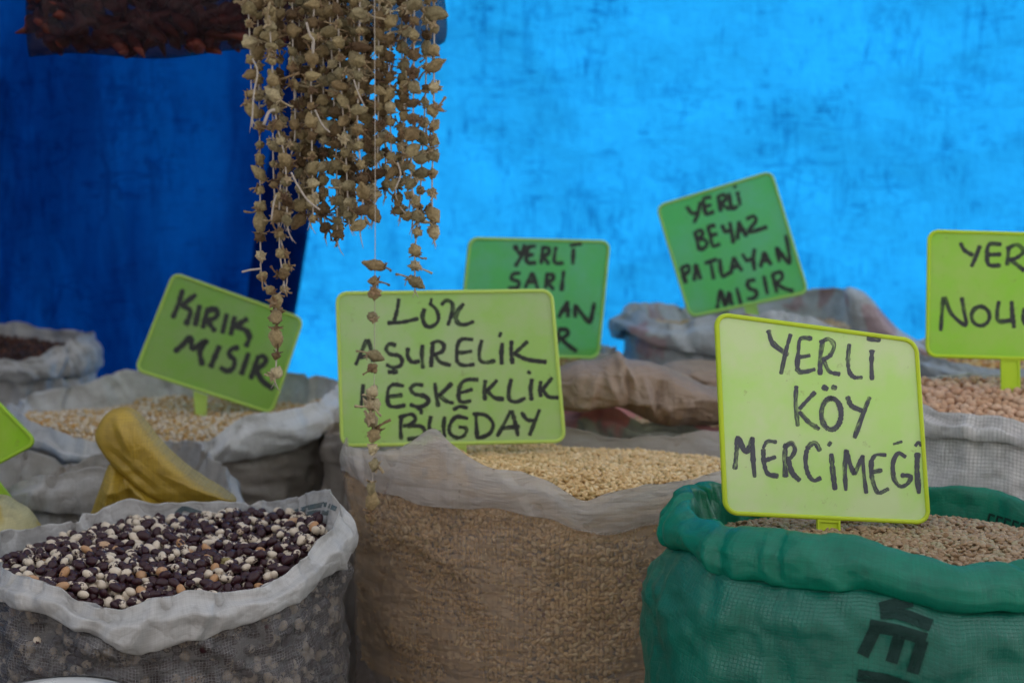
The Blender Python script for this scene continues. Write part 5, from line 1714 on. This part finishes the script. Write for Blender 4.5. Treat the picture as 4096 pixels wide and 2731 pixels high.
# loose threads tangled in the bunch
tr_ = []
TLAB = ['short twisted pale thread near the top left of the okra bunch', 'pale thread slanting across the middle of the okra bunch', 'longest pale stalk slanting down across the lower left of the okra bunch',
        'frayed pale thread hanging beside the leftmost okra string', 'bent pale stalk on the lower left okra strings', 'thin pale thread at the lower right of the okra bunch', 'thin pale thread in the centre of the okra bunch',
        'pale stalk sticking out left above the tilted sign', 'thick curved pale stalk at the left of the okra bunch']
for pts, r in [([(1225, 90), (1240, 140), (1255, 165), (1252, 215)], 0.0011), ([(1260, 440), (1290, 500), (1320, 530)], 0.0008), ([(1165, 690), (1190, 740), (1230, 800), (1280, 840)], 0.0010), ([(1010, 235), (1030, 290), (1015, 380), (1008, 510)], 0.0009),
               ([(1085, 880), (1095, 810), (1105, 780)], 0.0009), ([(1590, 650), (1602, 700), (1580, 760)], 0.0008), ([(1415, 320), (1432, 370), (1460, 430)], 0.0007), ([(968, 1088), (1000, 1080), (1040, 1075)], 0.001), ([(1055, 500), (1075, 450), (1100, 440)], 0.0016)]:
    v, f = tube([at(x, y, 1.905) for x, y in catmull(np.array(pts, float), 5)], r, 5)
    tag(link('loose_thread', mesh_from('loose_thread', v, f, THREAD)), TLAB[len(tr_)], 'thread', 'loose thread ends in the okra bunch')
    tr_.append(1)

# ------------------------------------------------------------------ bag of dried peppers hanging at the top left
bag = empty('plastic_bag', tuple(at(900, -200, 2.6)), 'hanging clear plastic bag of dark red dried peppers at the top left', 'bag')
mb = MT('thin_clear_plastic')
tcb = mb.n('TexCoord')
nb = mb.noise(tcb.outputs['Object'], 18, 5, 0.6, 0.8)
g_ = mb.pr((0.08, 0.06, 0.08), 0.2, 0.6, mb.bump(nb, 0.8, 0.02))
tp_ = mb.n('BsdfTransparent'); tp_.inputs[0].default_value = (0.55, 0.45, 0.46, 1)
BAGM = mb.surf(mb.mixs(0.2, tp_, g_))
V, F, uv = pillow([(112, 205), (104, 0), (108, -300), (300, -520), (900, -620), (1500, -540), (1740, -330), (1768, -100), (1786, 150), (1700, 182), (1400, 188), (1100, 192), (900, 205), (740, 228), (600, 236), (420, 222), (280, 214), (140, 226)], 2.6, 0.07, center=(900, -180), amp=0.004, seed=3)
link('bag_film', mesh_from('bag_film', V, F, BAGM, uv), bag)
v, f = tube([at(900, -600, 2.6), np.array([at(900, -600, 2.6)[0], 2.6, 1.98])], 0.004, 6)
link('hanging_cord', mesh_from('hanging_cord', v, f, THREAD), bag)
PEP = mat_simple('dried_red_pepper', (0.13, 0.022, 0.012), 0.6, 0.3, 0.75, 60)
pp = []
for k in range(620):
    x = random.uniform(125, 1060) if k < 590 else random.uniform(1000, 1250)
    y = random.uniform(-480, 190 if x < 900 else 160)
    if y < -300 and (x < 300): continue
    o3 = at(x, y, 2.6 + random.uniform(-0.03, 0.03))
    L = random.uniform(0.014, 0.03)
    d = np.random.RandomState(k).randn(3); d /= np.linalg.norm(d)
    e = np.cross(d, [0.3, 0.5, 0.8]); e /= np.linalg.norm(e)
    q = [o3 + d * L * t + e * L * 0.5 * math.sin(3 * t + k) for t in np.linspace(-0.8, 0.8, 6)]
    v, f = tube(q, np.array([0.2, 0.8, 1.0, 0.9, 0.6, 0.1]) * random.uniform(0.006, 0.010), 7)
    v = v + 0.0012 * np.stack([vnoise(v[:, 0] * 180, v[:, 1] * 180, v[:, 2] * 180 + j) for j in (0, 4, 8)], 1)
    pp.append((v, f))
v, f = join(pp)
tag(link('dried_peppers', mesh_from('dried_peppers', v, f, PEP)), 'dark red dried peppers filling the hanging plastic bag', None, None, 'stuff')

# ------------------------------------------------------------------ steel bowl on a crate, lower left corner
def lathe(prof, c, n=64):
    V, F = [], []
    for r, z in prof:
        for i in range(n):
            t = 2 * PI * i / n
            V.append([c[0] + r * math.cos(t), c[1] + r * math.sin(t), c[2] + z])
    m = len(prof)
    for j in range(m - 1):
        for i in range(n):
            F.append([j * n + i, j * n + (i + 1) % n, (j + 1) * n + (i + 1) % n, (j + 1) * n + i])
    return np.array(V), F


mst = MT('scuffed_stainless_steel')
tcs = mst.n('TexCoord'); ns = mst.noise(mst.mapping(tcs.outputs['Object'], scale=(1, 1, 8)), 60, 4)
BOWLM = mst.surf(mst.pr((0.36, 0.36, 0.36), mst.math('MULTIPLY_ADD', ns, 0.25, 0.18), 0.5, mst.bump(ns, 0.1, 0.001), Metallic=1.0))
far = at(300, 2703, 1.98)
Rb = 0.078
bc = np.array([far[0], 1.98 - Rb, far[2]])
prof = [(0.0, -0.045), (0.035, -0.045), (0.055, -0.036), (0.068, -0.02), (0.074, -0.004), (0.077, -0.001), (0.080, 0.0), (0.081, -0.002), (0.079, -0.004), (0.0755, -0.006), (0.070, -0.022), (0.057, -0.038), (0.036, -0.047), (0.0, -0.047)]
v, f = lathe(prof, bc)
bo = link('steel_bowl', mesh_from('steel_bowl', v, f, BOWLM))
tag(bo, 'stainless steel bowl whose rim just shows in the lower left corner', 'bowl')
WOOD = mat_simple('rough_crate_wood', (0.30, 0.20, 0.11), 0.8, 0.2, 0.4, 25)
top = bc[2] - 0.0475
cr = empty('wooden_crate', (bc[0], bc[1], 0), 'wooden crate under the steel bowl in front of the bean sack', 'crate')


def boxm(x0, x1, y0, y1, z0, z1):
    v = [[x, y, z] for z in (z0, z1) for y in (y0, y1) for x in (x0, x1)]
    return np.array(v), [[0, 2, 3, 1], [4, 5, 7, 6], [0, 1, 5, 4], [2, 6, 7, 3], [0, 4, 6, 2], [1, 3, 7, 5]]


for k in range(3):
    x0 = bc[0] - 0.14 + k * 0.095
    v, f = boxm(x0, x0 + 0.088, bc[1] - 0.11, bc[1] + 0.055, top - 0.012, top)
    link('slat', mesh_from('slat', v, f, WOOD, smooth=False), cr)
for sx_ in (-1, 1):
    for yy in (bc[1] - 0.105, bc[1] + 0.03):
        v, f = boxm(bc[0] + sx_ * 0.12 - 0.012, bc[0] + sx_ * 0.12 + 0.012, yy, yy + 0.02, 0, top - 0.0125)
        link('leg', mesh_from('leg', v, f, WOOD, smooth=False), cr)
print('pods', NPOD, 'tris', sum(len(o.data.polygons) for o in scene.objects if o.type == 'MESH'))
